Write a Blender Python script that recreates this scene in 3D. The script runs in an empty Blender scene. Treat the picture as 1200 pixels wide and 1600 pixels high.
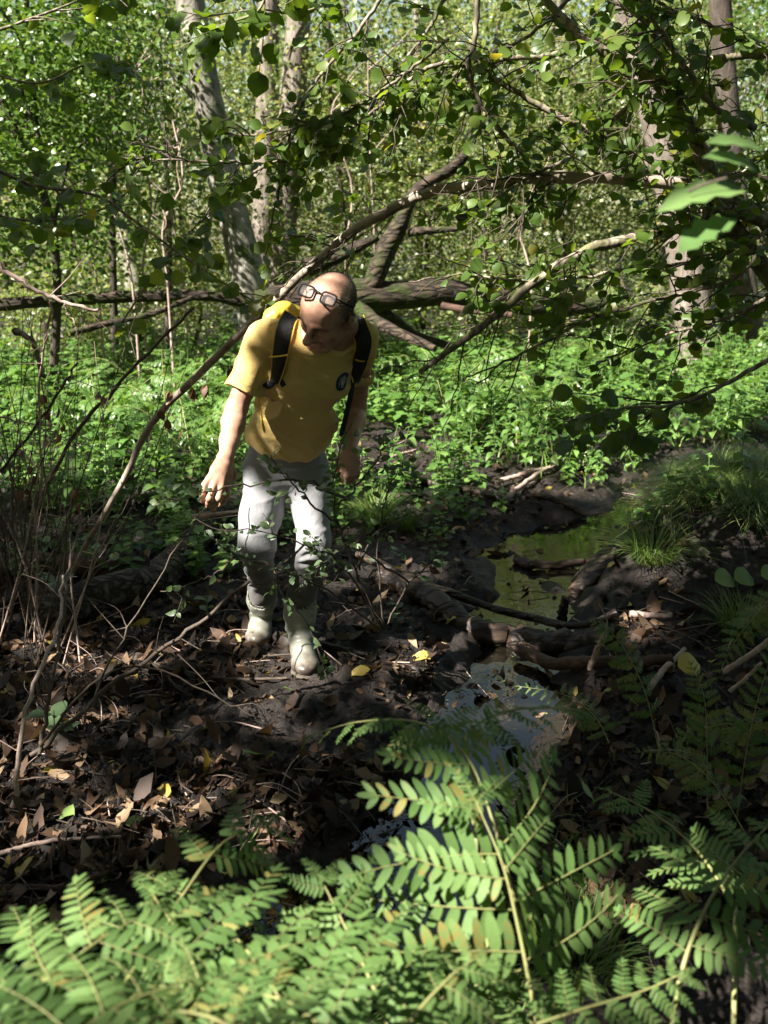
import bpy, math, random
import numpy as np
from mathutils import Vector, Matrix
from mathutils.bvhtree import BVHTree

rng = np.random.default_rng(11)
random.seed(5)
SC = bpy.context.scene
COL = SC.collection

# ---------------------------------------------------------------- camera, sky, sun, exposure
CAM_H, PITCH, FPX = 1.70, math.radians(17.1), 1400.0
cam_data = bpy.data.cameras.new('camera')
cam_data.sensor_fit = 'VERTICAL'; cam_data.sensor_height = 24.0; cam_data.lens = 21.0
cam_data.clip_start = 0.05; cam_data.clip_end = 400
cam_data.dof.use_dof = True; cam_data.dof.focus_distance = 3.35; cam_data.dof.aperture_fstop = 2.3
cam = bpy.data.objects.new('camera', cam_data); COL.objects.link(cam)
cam.location = (0, 0, CAM_H); cam.rotation_euler = (math.pi/2 - PITCH, 0, 0)
SC.camera = cam

TO_SUN = np.array([-0.62, -0.40, 0.70]); TO_SUN /= np.linalg.norm(TO_SUN)
SUN_EL = math.asin(TO_SUN[2]); SUN_AZ = math.atan2(TO_SUN[0], TO_SUN[1])
world = bpy.data.worlds.new('World'); SC.world = world; world.use_nodes = True
wn = world.node_tree
bg = wn.nodes['Background']
sky = wn.nodes.new('ShaderNodeTexSky'); sky.sky_type = 'NISHITA'; sky.sun_disc = False
sky.sun_elevation = SUN_EL; sky.sun_rotation = SUN_AZ
sky.air_density = 1.0; sky.dust_density = 1.5; sky.ozone_density = 1.0
tintn = wn.nodes.new('ShaderNodeMix'); tintn.data_type = 'RGBA'; tintn.blend_type = 'MULTIPLY'; tintn.inputs[0].default_value = 1
tintn.inputs[7].default_value = (1.0, .88, .66, 1)   # white balance of the photograph
wn.links.new(sky.outputs[0], tintn.inputs[6]); wn.links.new(tintn.outputs[2], bg.inputs[0]); bg.inputs[1].default_value = 0.06
sun_data = bpy.data.lights.new('sun', 'SUN'); sun_data.energy = 5.0; sun_data.angle = math.radians(0.5)
sun_data.color = (1.0, 0.95, 0.87)
sun = bpy.data.objects.new('sun', sun_data); COL.objects.link(sun)
sun.rotation_euler = Vector(-TO_SUN).to_track_quat('-Z', 'Y').to_euler(); sun.location = tuple(TO_SUN*30)
SC.view_settings.view_transform = 'Standard'; SC.view_settings.look = 'None'
SC.view_settings.gamma = 1.0; SC.view_settings.use_curve_mapping = False
SC.view_settings.exposure = 2.1
SC.render.engine = 'CYCLES'
SC.cycles.max_bounces = 6; SC.cycles.diffuse_bounces = 4; SC.cycles.glossy_bounces = 3
SC.cycles.transmission_bounces = 4; SC.cycles.transparent_max_bounces = 8
SC.cycles.caustics_reflective = False; SC.cycles.caustics_refractive = False
SC.cycles.use_denoising = True

# ---------------------------------------------------------------- photo geometry helpers
CP, SP = math.cos(PITCH), math.sin(PITCH)
def P(px, py, Y):
    """world point at ground distance Y seen at photo pixel (px, py)"""
    a = (px - 600)/FPX; b = (800 - py)/FPX
    d = np.array([a, CP + b*SP, -SP + b*CP])
    return np.array([0, 0, CAM_H]) + d*(Y/d[1])
def G(px, py, z=0.0):
    a = (px - 600)/FPX; b = (800 - py)/FPX
    d = np.array([a, CP + b*SP, -SP + b*CP])
    return np.array([0, 0, CAM_H]) + d*((z - CAM_H)/d[2])
def norm(v):
    v = np.asarray(v, float); return v/np.maximum(np.linalg.norm(v, axis=-1, keepdims=True), 1e-9)

# ---------------------------------------------------------------- noise
def _hash(ix, iy, iz, s):
    n = (ix.astype(np.int64)*374761393 + iy.astype(np.int64)*668265263 + iz.astype(np.int64)*2147483647 + s*1274126177) & 0xffffffff
    n = ((n ^ (n >> 13))*1274126177) & 0xffffffff
    n = n ^ (n >> 16)
    return (n & 0xffff).astype(np.float32)/65535.0
def vnoise3(x, y, z, s=0):
    x, y, z = np.broadcast_arrays(np.asarray(x, float), np.asarray(y, float), np.asarray(z, float))
    ix, iy, iz = np.floor(x), np.floor(y), np.floor(z)
    fx, fy, fz = x-ix, y-iy, z-iz
    fx, fy, fz = [f*f*(3-2*f) for f in (fx, fy, fz)]
    r = 0
    for a in (0, 1):
        wx = fx if a else 1-fx
        for b in (0, 1):
            wy = fy if b else 1-fy
            for c in (0, 1):
                wz = fz if c else 1-fz
                r = r + wx*wy*wz*_hash(ix+a, iy+b, iz+c, s)
    return r*2-1
def vnoise2(x, y, s=0):
    return vnoise3(x, y, np.zeros_like(np.asarray(x, float)), s)
def fbm2(x, y, s=0, octv=4):
    r, a, f = 0, 1.0, 1.0
    for i in range(octv):
        r = r + a*vnoise2(np.asarray(x)*f+i*17.3, np.asarray(y)*f-i*9.1, s+i); a *= .5; f *= 2.03
    return r

# ---------------------------------------------------------------- mesh helpers
def mesh(name, parts, mats, origin=(0, 0, 0), smooth=True):
    """parts: list of (V (n,3), F (m,3|4), material index, tint scalar or (m,))"""
    Vs, loops, starts, mi, ti = [], [], [], [], []
    vo, lo = 0, 0
    for p in parts:
        V, F = np.asarray(p[0], np.float32), np.asarray(p[1], np.int64)
        if len(F) == 0: continue
        m = p[2] if len(p) > 2 else 0; t = p[3] if len(p) > 3 else 0.5
        Vs.append(V); loops.append((F+vo).ravel()); k = F.shape[1]
        starts.append(np.arange(len(F))*k + lo)
        mi.append(np.full(len(F), m, np.int32)); ti.append(np.broadcast_to(np.asarray(t, np.float32), (len(F),)))
        vo += len(V); lo += len(F)*k
    me = bpy.data.meshes.new(name)
    V = np.concatenate(Vs) - np.asarray(origin, np.float32)
    L = np.concatenate(loops).astype(np.int32); S = np.concatenate(starts).astype(np.int32)
    me.vertices.add(len(V)); me.vertices.foreach_set('co', V.ravel().astype(np.float32))
    me.loops.add(len(L)); me.loops.foreach_set('vertex_index', L)
    me.polygons.add(len(S)); me.polygons.foreach_set('loop_start', S)
    if not isinstance(mats, (list, tuple)): mats = [mats]
    for m in mats: me.materials.append(m)
    me.polygons.foreach_set('material_index', np.concatenate(mi))
    me.polygons.foreach_set('use_smooth', np.full(len(S), smooth))
    at = me.attributes.new('tint', 'FLOAT', 'FACE'); at.data.foreach_set('value', np.concatenate(ti).astype(np.float32))
    me.update(calc_edges=True)
    return me
def tag(o, label=None, cat=None, group=None, kind=None):
    if label: o['label'] = label
    if cat: o['category'] = cat
    if group: o['group'] = group
    if kind: o['kind'] = kind
    return o
def link(name, me, parent=None, loc=None, rot=None, scale=None):
    o = bpy.data.objects.new(name, me); COL.objects.link(o)
    if parent is not None: o.parent = parent
    if loc is not None: o.location = tuple(loc)
    if rot is not None: o.rotation_euler = rot
    if scale is not None: o.scale = (scale,)*3 if np.isscalar(scale) else scale
    return o
def thing(name, label, cat, loc=(0, 0, 0), group=None):
    o = bpy.data.objects.new(name, None); COL.objects.link(o)
    o.location = tuple(loc); o.empty_display_size = .1
    return tag(o, label, cat, group)
def part(name, parts, mats, parent=None, smooth=True):
    """build a mesh in world coordinates under a parent (parents are never rotated here)"""
    org = np.zeros(3); q = parent
    while q is not None:
        org = org + np.array(q.location); q = q.parent
    return link(name, mesh(name, parts, mats, org, smooth), parent)
def set_frame(o, pos, M):
    o.matrix_basis = Matrix([[*map(float, M[0]), float(pos[0])], [*map(float, M[1]), float(pos[1])], [*map(float, M[2]), float(pos[2])], [0, 0, 0, 1]])

def catmull(pts, n):
    """resample a polyline (k, d) smoothly to n points"""
    p = np.asarray(pts, float); k = len(p)
    if k == 2: return p[0] + (p[1]-p[0])*np.linspace(0, 1, n)[:, None]
    e = np.vstack([2*p[0]-p[1], p, 2*p[-1]-p[-2]])
    u = np.linspace(0, k-1-1e-6, n); i = u.astype(int); t = (u-i)[:, None]
    a, b, c, d = e[i], e[i+1], e[i+2], e[i+3]
    return .5*((2*b) + (c-a)*t + (2*a-5*b+4*c-d)*t**2 + (3*b-a-3*c+d)*t**3)
def tube(pts, rad, sides=6, bump=0.0, seed=0, cap=True, bf=3.0):
    pts = np.asarray(pts, float); n = len(pts); rad = np.broadcast_to(np.asarray(rad, float), (n,))
    T = norm(np.gradient(pts, axis=0))
    u = np.cross(T[0], [0, 0, 1.0]);
    if np.linalg.norm(u) < .1: u = np.cross(T[0], [1.0, 0, 0])
    u = norm(u); U = np.zeros((n, 3))
    for i in range(n):
        u = u - T[i]*np.dot(u, T[i]); u = u/max(np.linalg.norm(u), 1e-9); U[i] = u
    W = np.cross(T, U)
    a = np.arange(sides)/sides*2*math.pi
    R = rad[:, None]*np.ones((1, sides))
    if bump:
        s = np.concatenate([[0], np.cumsum(np.linalg.norm(np.diff(pts, axis=0), axis=1))])
        sc = bf/np.maximum(rad.mean(), 1e-4)*.3
        ca, sa = np.cos(a)[None]*1.3, np.sin(a)[None]*1.3
        R = R*(1 + bump*(vnoise3(s[:, None]*sc*.35+seed*7.7, ca+seed, sa) + .5*vnoise3(s[:, None]*sc*.9, ca*2.7+seed, sa*2.7)))
    V = pts[:, None] + R[..., None]*(np.cos(a)[None, :, None]*U[:, None] + np.sin(a)[None, :, None]*W[:, None])
    V = V.reshape(-1, 3)
    i = np.arange(n-1)[:, None]*sides; j = np.arange(sides)[None]; j2 = (j+1) % sides
    F = np.stack([i+j, i+j2, i+sides+j2, i+sides+j], -1).reshape(-1, 4)
    out = [(V, F)]
    if cap:
        Vc = np.vstack([pts[:1], pts[-1:], V[:sides], V[-sides:]])
        jj = np.arange(sides); k2 = (jj+1) % sides
        Fc = np.vstack([np.stack([np.zeros(sides, int), 2+k2, 2+jj], -1), np.stack([np.ones(sides, int), 2+sides+jj, 2+sides+k2], -1)])
        out.append((Vc, Fc))
    return out
def wm(parts, m=0, t=None):
    return [(p[0], p[1], m, (.5 if t is None else t)) for p in parts]
def join(parts):
    """merge (V,F3/F4) lists of the same face size into one"""
    o, Vs, Fs = 0, [], []
    for V, F in parts:
        Vs.append(V); Fs.append(np.asarray(F)+o); o += len(V)
    return np.concatenate(Vs), np.concatenate(Fs)
def place(TV, TF, pos, axis, nrm, scale, m=0, tint=None, curl=None):
    """instance a leaf template (x side, y along, z normal) N times"""
    pos = np.asarray(pos, float); N = len(pos)
    if N == 0: return (np.zeros((0, 3)), np.zeros((0, TF.shape[1]), int), m, .5)
    y = norm(np.broadcast_to(axis, (N, 3))); z = np.broadcast_to(nrm, (N, 3)).astype(float)
    z = norm(z - y*(z*y).sum(1, keepdims=True)); x = np.cross(y, z)
    s = np.broadcast_to(np.asarray(scale, float), (N,))[:, None, None]
    tv = np.broadcast_to(TV, (N,)+TV.shape).copy()
    if curl is not None: tv[:, :, 2] += np.broadcast_to(curl, (N,))[:, None]*(tv[:, :, 1]**2)
    V = (tv[:, :, 0:1]*x[:, None] + tv[:, :, 1:2]*y[:, None] + tv[:, :, 2:3]*z[:, None])*s + pos[:, None]
    F = (TF[None] + (np.arange(N)*len(TV))[:, None, None]).reshape(-1, TF.shape[1])
    if tint is None: tint = rng.random(N)
    return (V.reshape(-1, 3), F, m, np.repeat(np.broadcast_to(tint, (N,)), len(TF)))
def rdir(n, zs=1.0):
    v = rng.normal(size=(n, 3)); v[:, 2] *= zs; return norm(v)
def outline_leaf(ws, fold=.15, cup=0.0, teeth=0):
    """leaf from half-widths along its length: two strips folded on the midrib; (V, tris)"""
    k = len(ws); V, F = [], []
    for i, w in enumerate(ws):
        y = i/(k-1); z = -cup*(y-.5)**2
        V += [(-w, y, z+fold*w), (0, y, z), (w, y, z+fold*w)]
    for i in range(k-1):
        a = 3*i
        F += [(a, a+1, a+4), (a, a+4, a+3), (a+1, a+2, a+5), (a+1, a+5, a+4)]
    V, F = np.array(V), np.array(F)
    # drop degenerate triangles at pointed ends
    ar = np.linalg.norm(np.cross(V[F[:, 1]]-V[F[:, 0]], V[F[:, 2]]-V[F[:, 0]]), axis=1)
    F = F[ar > 1e-7]
    return V, F
L_QUAD = (np.array([(0, 0, 0), (.36, .5, .08), (0, 1, -.06), (-.36, .5, .08)]), np.array([(0, 1, 2), (0, 2, 3)]))
L_HEX = (np.array([(0, 0, 0), (.3, .22, .06), (.36, .58, .07), (0, 1, -.08), (-.36, .58, .07), (-.3, .22, .06)]), np.array([(0, 1, 2), (0, 2, 3), (0, 3, 4), (0, 4, 5)]))
L_ROUND = outline_leaf([.0, .26, .37, .43, .47, .46, .47, .40, .29, .11, .0], .13, .35)
def crumple(T, amp, seed):
    r = np.random.default_rng(seed); V = T[0].copy(); V[:, 2] += r.normal(0, amp, len(V))*(.3+np.abs(V[:, 0])*3); V[:, 0] *= r.uniform(.75, 1.1); V[:, :2] += r.normal(0, amp*.35, (len(V), 2)); return V, T[1]
L_OVAL = outline_leaf([.0, .2, .29, .27, .17, .0], .18, .3)
L_NETTLE = outline_leaf([.0, .27, .30, .22, .13, .0], .2, .5)

# ---------------------------------------------------------------- materials
def new_mat(name):
    m = bpy.data.materials.new(name); m.use_nodes = True
    nt = m.node_tree; return m, nt, nt.nodes, nt.links, nt.nodes['Principled BSDF']
def ramp(nt, fac, stops):
    r = nt.nodes.new('ShaderNodeValToRGB'); e = r.color_ramp.elements
    while len(e) < len(stops): e.new(.5)
    for el, (p, c) in zip(e, stops):
        el.position = p; el.color = (*c, 1)
    nt.links.new(fac, r.inputs[0]); return r.outputs[0]
def math_node(nt, op, a, b=None):
    n = nt.nodes.new('ShaderNodeMath'); n.operation = op
    for i, v in enumerate((a, b)):
        if v is None: continue
        if hasattr(v, 'node'): nt.links.new(v, n.inputs[i])
        else: n.inputs[i].default_value = v
    return n.outputs[0]
def noise_node(nt, vec, scale, detail=4, rough=.55, dist=0):
    n = nt.nodes.new('ShaderNodeTexNoise'); n.inputs['Scale'].default_value = scale
    n.inputs['Detail'].default_value = detail; n.inputs['Roughness'].default_value = rough; n.inputs['Distortion'].default_value = dist
    if vec is not None: nt.links.new(vec, n.inputs['Vector'])
    return n.outputs['Fac']
def coord(nt, kind='Object', scale=(1, 1, 1)):
    t = nt.nodes.new('ShaderNodeTexCoord'); m = nt.nodes.new('ShaderNodeMapping'); m.inputs['Scale'].default_value = scale
    nt.links.new(t.outputs[kind], m.inputs[0]); return m.outputs[0]
def bump_node(nt, h, strength, dist=.01, prev=None):
    b = nt.nodes.new('ShaderNodeBump'); b.inputs['Strength'].default_value = strength; b.inputs['Distance'].default_value = dist
    nt.links.new(h, b.inputs['Height'])
    if prev is not None: nt.links.new(prev, b.inputs['Normal'])
    return b.outputs[0]
def leaf_mat(name, stops, trans=.35, rough=.42, tcol=(1.25, 1.2, .5), spec=.5, patch=.25, pscale=40):
    m, nt, N, L, pb = new_mat(name)
    at = N.new('ShaderNodeAttribute'); at.attribute_name = 'tint'
    oi = N.new('ShaderNodeObjectInfo')
    f = math_node(nt, 'FRACT', math_node(nt, 'ADD', at.outputs['Fac'], oi.outputs['Random']))
    n = noise_node(nt, coord(nt), pscale, 2)
    f = math_node(nt, 'ADD', f, math_node(nt, 'MULTIPLY', math_node(nt, 'SUBTRACT', n, .5), patch))
    c = ramp(nt, f, stops)
    L.new(c, pb.inputs['Base Color']); pb.inputs['Roughness'].default_value = rough
    pb.inputs['Specular IOR Level'].default_value = spec
    pb.inputs['Coat Weight'].default_value = 0
    L.new(bump_node(nt, n, .25, .002), pb.inputs['Normal'])
    tr = N.new('ShaderNodeBsdfTranslucent')
    mx = N.new('ShaderNodeMix'); mx.data_type = 'RGBA'; mx.blend_type = 'MULTIPLY'; mx.inputs[0].default_value = 1
    L.new(c, mx.inputs[6]); mx.inputs[7].default_value = (*tcol, 1)
    L.new(mx.outputs[2], tr.inputs[0])
    ms = N.new('ShaderNodeMixShader'); ms.inputs[0].default_value = trans
    L.new(pb.outputs[0], ms.inputs[1]); L.new(tr.outputs[0], ms.inputs[2])
    L.new(ms.outputs[0], N['Material Output'].inputs['Surface'])
    return m
def bark_mat(name, stops, scale=14, stretch=.25, bump=.6, dist=.012, rough=.85, moss=None, mscale=2.5, vor=True, axis=2):
    m, nt, N, L, pb = new_mat(name)
    sc = [1, 1, 1]; sc[axis] = stretch
    v = coord(nt, 'Object', tuple(sc))
    n1 = noise_node(nt, v, scale, 6, .65, .6); n2 = noise_node(nt, coord(nt), scale*.25, 3)
    h = n1
    if vor:
        vo = N.new('ShaderNodeTexVoronoi'); vo.feature = 'DISTANCE_TO_EDGE'; vo.inputs['Scale'].default_value = scale*.8
        va = N.new('ShaderNodeVectorMath'); va.operation = 'ADD'
        nn = N.new('ShaderNodeTexNoise'); nn.inputs['Scale'].default_value = scale*.5; L.new(v, nn.inputs['Vector'])
        sc2 = N.new('ShaderNodeVectorMath'); sc2.operation = 'SCALE'; sc2.inputs['Scale'].default_value = .12
        L.new(nn.outputs['Color'], sc2.inputs[0]); L.new(v, va.inputs[0]); L.new(sc2.outputs[0], va.inputs[1]); L.new(va.outputs[0], vo.inputs['Vector'])
        e = math_node(nt, 'MINIMUM', math_node(nt, 'MULTIPLY', vo.outputs[0], 3.5), 1.0)
        h = math_node(nt, 'ADD', math_node(nt, 'MULTIPLY', e, .6), math_node(nt, 'MULTIPLY', n1, .6))
    f = math_node(nt, 'ADD', math_node(nt, 'MULTIPLY', h, .6), math_node(nt, 'MULTIPLY', n2, .4))
    c = ramp(nt, f, stops)
    if moss:
        mk = ramp(nt, noise_node(nt, coord(nt), mscale, 5, .7), [(.5, (0, 0, 0)), (.6, (1, 1, 1))])
        mx = N.new('ShaderNodeMix'); mx.data_type = 'RGBA'; L.new(mk, mx.inputs[0]); L.new(c, mx.inputs[6]); mx.inputs[7].default_value = (*moss, 1); c = mx.outputs[2]
    L.new(c, pb.inputs['Base Color']); pb.inputs['Roughness'].default_value = rough; pb.inputs['Specular IOR Level'].default_value = .25
    L.new(bump_node(nt, h, bump, dist), pb.inputs['Normal'])
    return m
def plain_mat(name, stops, rough=.7, nscale=30, bump=.15, dist=.003, spec=.4, metal=0, kind='Object', sheen=0):
    m, nt, N, L, pb = new_mat(name)
    n = noise_node(nt, coord(nt, kind), nscale, 5, .6)
    if len(stops) == 1: pb.inputs['Base Color'].default_value = (*stops[0][1], 1)
    else: L.new(ramp(nt, n, stops), pb.inputs['Base Color'])
    pb.inputs['Roughness'].default_value = rough; pb.inputs['Specular IOR Level'].default_value = spec; pb.inputs['Metallic'].default_value = metal
    if sheen: pb.inputs['Sheen Weight'].default_value = sheen
    if bump: L.new(bump_node(nt, n, bump, dist), pb.inputs['Normal'])
    return m
M = {}
M['bg_leaf'] = leaf_mat('bg_leaf', [(0, (.10, .155, .04)), (.35, (.14, .20, .06)), (.7, (.20, .25, .09)), (.92, (.29, .30, .14)), (1, (.31, .27, .11))], .52, .36, tcol=(1.2, 1.15, .65), spec=.5)
M['bush_leaf'] = leaf_mat('bush_leaf', [(0, (.055, .11, .02)), (.5, (.09, .17, .035)), (1, (.15, .22, .05))], .4, .33)
M['canopy_leaf'] = leaf_mat('canopy_leaf', [(0, (.035, .08, .012)), (.6, (.06, .13, .02)), (1, (.10, .16, .03))], .38, .45)
M['hazel_leaf'] = leaf_mat('hazel_leaf', [(0, (.065, .12, .02)), (.6, (.095, .165, .028)), (.95, (.15, .215, .045)), (1, (.24, .22, .05))], .55, .40, tcol=(1.5, 1.35, .4))
M['nettle_leaf'] = leaf_mat('nettle_leaf', [(0, (.06, .13, .028)), (.5, (.10, .20, .042)), (1, (.17, .28, .07))], .4, .38, tcol=(1.2, 1.2, .5))
M['nettle_stem'] = plain_mat('nettle_stem', [(.3, (.07, .14, .03)), (.7, (.12, .17, .05))], .6)
M['fern'] = leaf_mat('fern', [(0, (.09, .17, .046)), (.6, (.125, .215, .06)), (.95, (.155, .245, .075)), (1, (.25, .20, .055))], .38, .6, tcol=(1.15, 1.15, .6), spec=.3, patch=.35, pscale=25)
M['fern_pale'] = leaf_mat('fern_pale', [(0, (.06, .12, .03)), (.6, (.10, .17, .04)), (1, (.2, .19, .06))], .35, .45)
M['fern_stem'] = plain_mat('fern_stem', [(.3, (.20, .22, .07)), (.55, (.22, .22, .085)), (.75, (.17, .12, .05))], .5, 60)
M['grass'] = leaf_mat('grass', [(0, (.08, .15, .03)), (.6, (.13, .21, .05)), (1, (.21, .22, .07))], .3, .4)
M['grass_bright'] = leaf_mat('grass_bright', [(0, (.10, .2, .04)), (.6, (.16, .27, .06)), (1, (.3, .3, .11))], .3, .4)
M['litter'] = leaf_mat('litter', [(0, (.04, .024, .016)), (.35, (.095, .056, .034)), (.7, (.165, .10, .058)), (1, (.28, .20, .12))], .12, .65, tcol=(1, .8, .5), spec=.25)
M['litter_dark'] = leaf_mat('litter_dark', [(0, (.012, .008, .006)), (.5, (.032, .019, .012)), (1, (.085, .048, .028))], .08, .6, tcol=(1, .8, .5), spec=.25)
M['litter_yellow'] = leaf_mat('litter_yellow', [(0, (.42, .30, .06)), (1, (.5, .42, .10))], .2, .5, tcol=(1, .9, .4))
M['litter_green'] = leaf_mat('litter_green', [(0, (.10, .18, .04)), (1, (.2, .28, .08))], .2, .45)
M['shrub_leaf'] = leaf_mat('shrub_leaf', [(0, (.06, .10, .045)), (.6, (.095, .145, .065)), (1, (.15, .20, .09))], .35, .36, tcol=(1.1, 1.2, .6))
M['twig'] = plain_mat('twig', [(.3, (.035, .024, .018)), (.7, (.10, .075, .055))], .75, 60, .4)
M['twig_pale'] = plain_mat('twig_pale', [(.3, (.22, .15, .12)), (.7, (.42, .32, .27))], .7, 50, .4)
M['bark_hazel'] = bark_mat('bark_hazel', [(.3, (.06, .047, .034)), (.5, (.16, .132, .096)), (.72, (.31, .265, .20))], 30, .5, .4, .004, .7, moss=(.16, .16, .07), mscale=9)
M['bark_pale'] = bark_mat('bark_pale', [(.3, (.16, .12, .09)), (.5, (.27, .22, .17)), (.72, (.44, .38, .31))], 34, .5, .5, .004, .7, axis=0, vor=False)
M['bark_alder'] = bark_mat('bark_alder', [(.28, (.035, .03, .024)), (.5, (.20, .185, .155)), (.75, (.42, .39, .34))], 13, .45, .8, .02, vor=False, moss=(.05, .07, .02), mscale=2.2)
M['bark_pine'] = bark_mat('bark_pine', [(.3, (.045, .036, .029)), (.5, (.15, .125, .102)), (.7, (.31, .27, .235))], 22, .16, .9, .02, vor=False)
M['bark_log'] = bark_mat('bark_log', [(.3, (.010, .0075, .006)), (.5, (.028, .020, .014)), (.75, (.068, .049, .034))], 20, .25, .9, .02, moss=(.03, .042, .01), mscale=3.0, axis=0)
M['bark_dark'] = bark_mat('bark_dark', [(.3, (.012, .010, .008)), (.5, (.045, .036, .028)), (.75, (.12, .10, .08))], 26, .5, 1.0, .02, axis=0)
M['bark_dark2'] = bark_mat('bark_dark2', [(.3, (.02, .016, .012)), (.5, (.06, .048, .038)), (.75, (.14, .115, .09))], 20, .3, .9, .02, vor=False)
M['wet_wood'] = bark_mat('wet_wood', [(.3, (.008, .006, .005)), (.55, (.03, .021, .016)), (.8, (.08, .055, .04))], 22, .3, .8, .012, .42, axis=0)
M['rot_wood'] = bark_mat('rot_wood', [(.3, (.02, .012, .009)), (.5, (.075, .042, .03)), (.75, (.17, .11, .08))], 26, .08, .9, .012, .8, vor=False, axis=0)
M['dead_leaf'] = leaf_mat('dead_leaf', [(0, (.10, .05, .025)), (1, (.24, .13, .07))], .15, .6, tcol=(1, .7, .4))
# ---------------------------------------------------------------- ground and water
CREEK = np.array([(3.6, 7.4), (2.7, 6.35), (1.85, 5.68), (1.40, 5.32), (.92, 4.74), (.75, 4.14), (.52, 3.35), (.40, 2.92), (.22, 2.5), (0.0, 2.02), (-.38, 1.95), (-1.0, 1.75)])
CREEK_W = np.array([.30, .32, .34, .36, .38, .30, .27, .25, .19, .24, .20, .10])
def creek_field(x, y):
    """distance to the stream centre divided by its half width there"""
    best = np.full(np.shape(x), 1e9)
    for i in range(len(CREEK)-1):
        a, b = CREEK[i], CREEK[i+1]; ab = b-a
        t = np.clip(((x-a[0])*ab[0]+(y-a[1])*ab[1])/ab.dot(ab), 0, 1)
        d = np.hypot(x-a[0]-t*ab[0], y-a[1]-t*ab[1])/(CREEK_W[i]+(CREEK_W[i+1]-CREEK_W[i])*t)
        best = np.minimum(best, d)
    return best
def sstep(a, b, x):
    t = np.clip((np.asarray(x, float)-a)/(b-a), 0, 1); return t*t*(3-2*t)
WATER_Z = -.045
def gz(x, y, fine=True):
    x = np.asarray(x, float); y = np.asarray(y, float)
    q = creek_field(x + .10*vnoise2(x*3, y*3, 3) + .05*vnoise2(x*9, y*9, 33), y + .10*vnoise2(x*3, y*3, 4) + .05*vnoise2(x*9, y*9, 44))
    z = -.105*(1-sstep(.5, 1.2, q)) + .02*sstep(1.0, 2.2, q) + .07*np.maximum(fbm2(x*2.3, y*2.3, 61, 3)-.30, 0)*sstep(1.3, .4, q)*sstep(1.6, 2.3, y)
    z = z + .05*fbm2(x*.8, y*.8, 1, 3)*sstep(.9, 2.2, q)
    # grassy hummock on the right of the stream
    bank = np.exp(-(((x-2.0)/.92)**2 + ((y-4.65)/.86)**2)**1.8)
    z = z + .37*bank*sstep(.92, 1.12, q)
    bank2 = np.exp(-(((x-3.3)/1.2)**2 + ((y-7.0)/.9)**2)**1.2); z = z + .08*bank2*sstep(1.0, 1.6, q)
    # near bank where the ferns root
    z = z + .10*sstep(1.75, 1.0, y)*sstep(.9, 1.6, q)
    z = z + .04*sstep(6, 14, y)*fbm2(x*.3, y*.3, 8, 3) + .15*sstep(9, 30, y)
    if fine:
        w = sstep(.7, 1.3, q)*sstep(10, 6.5, y)
        l1 = vnoise2(x*10+1.5*vnoise2(x*4, y*4, 90), y*10, 21); l2 = vnoise2(x*26, y*26, 22); l3 = vnoise2(x*60, y*60, 23)
        z = z + w*(.030*np.abs(l1) + .022*np.maximum(l2, -.2) + .010*np.abs(l3)) - .012
    return z
nt_ = 430
ys = np.concatenate([np.linspace(-30, .35, 14), .45*np.power(1.25/.45, np.linspace(0, 1, 40)[:-1]), 1.25*np.power(8/1.25, np.linspace(0, 1, 600)[:-1]), 8*np.power(70/8, np.linspace(0, 1, 80))])
tt = np.linspace(-1, 1, nt_)
tt = np.concatenate([[-1.0*k for k in (60, 20, 8, 3.5, 1.9, 1.3)], tt, [1.3, 1.9, 3.5, 8, 20, 60]])
half = np.where(ys < .45, 1.1, .52*np.maximum(ys, .45) + .75)
YY = np.repeat(ys[:, None], len(tt), 1); XX = half[:, None]*tt[None]
ZZ = gz(XX, YY)
V = np.stack([XX, YY, ZZ], -1).reshape(-1, 3); nc = len(tt)
i = np.arange(len(ys)-1)[:, None]*nc; j = np.arange(nc-1)[None]
F = np.stack([i+j, i+j+1, i+nc+j+1, i+nc+j], -1).reshape(-1, 4)
def mud_material():
    m, nt, N, L, pb = new_mat('mud')
    v = coord(nt)
    a = noise_node(nt, v, 3.0, 6, .6); b = noise_node(nt, v, 34, 6, .7); c = noise_node(nt, v, 120, 4, .7); w = noise_node(nt, v, 1.6, 4, .6)
    f = math_node(nt, 'ADD', math_node(nt, 'MULTIPLY', a, .45), math_node(nt, 'MULTIPLY', b, .55))
    col = ramp(nt, f, [(.3, (.006, .0046, .0037)), (.5, (.015, .0105, .008)), (.68, (.045, .032, .024))])
    L.new(col, pb.inputs['Base Color'])
    r = ramp(nt, w, [(.40, (.30,)*3), (.60, (.8,)*3)]); L.new(r, pb.inputs['Roughness'])
    pb.inputs['Specular IOR Level'].default_value = .35
    n1 = bump_node(nt, b, .7, .03); n2 = bump_node(nt, c, .7, .008, n1); L.new(n2, pb.inputs['Normal'])
    return m
M['mud'] = mud_material()
ground = link('ground', mesh('ground', [(V, F)], M['mud'])); tag(ground, kind='structure')
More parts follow.
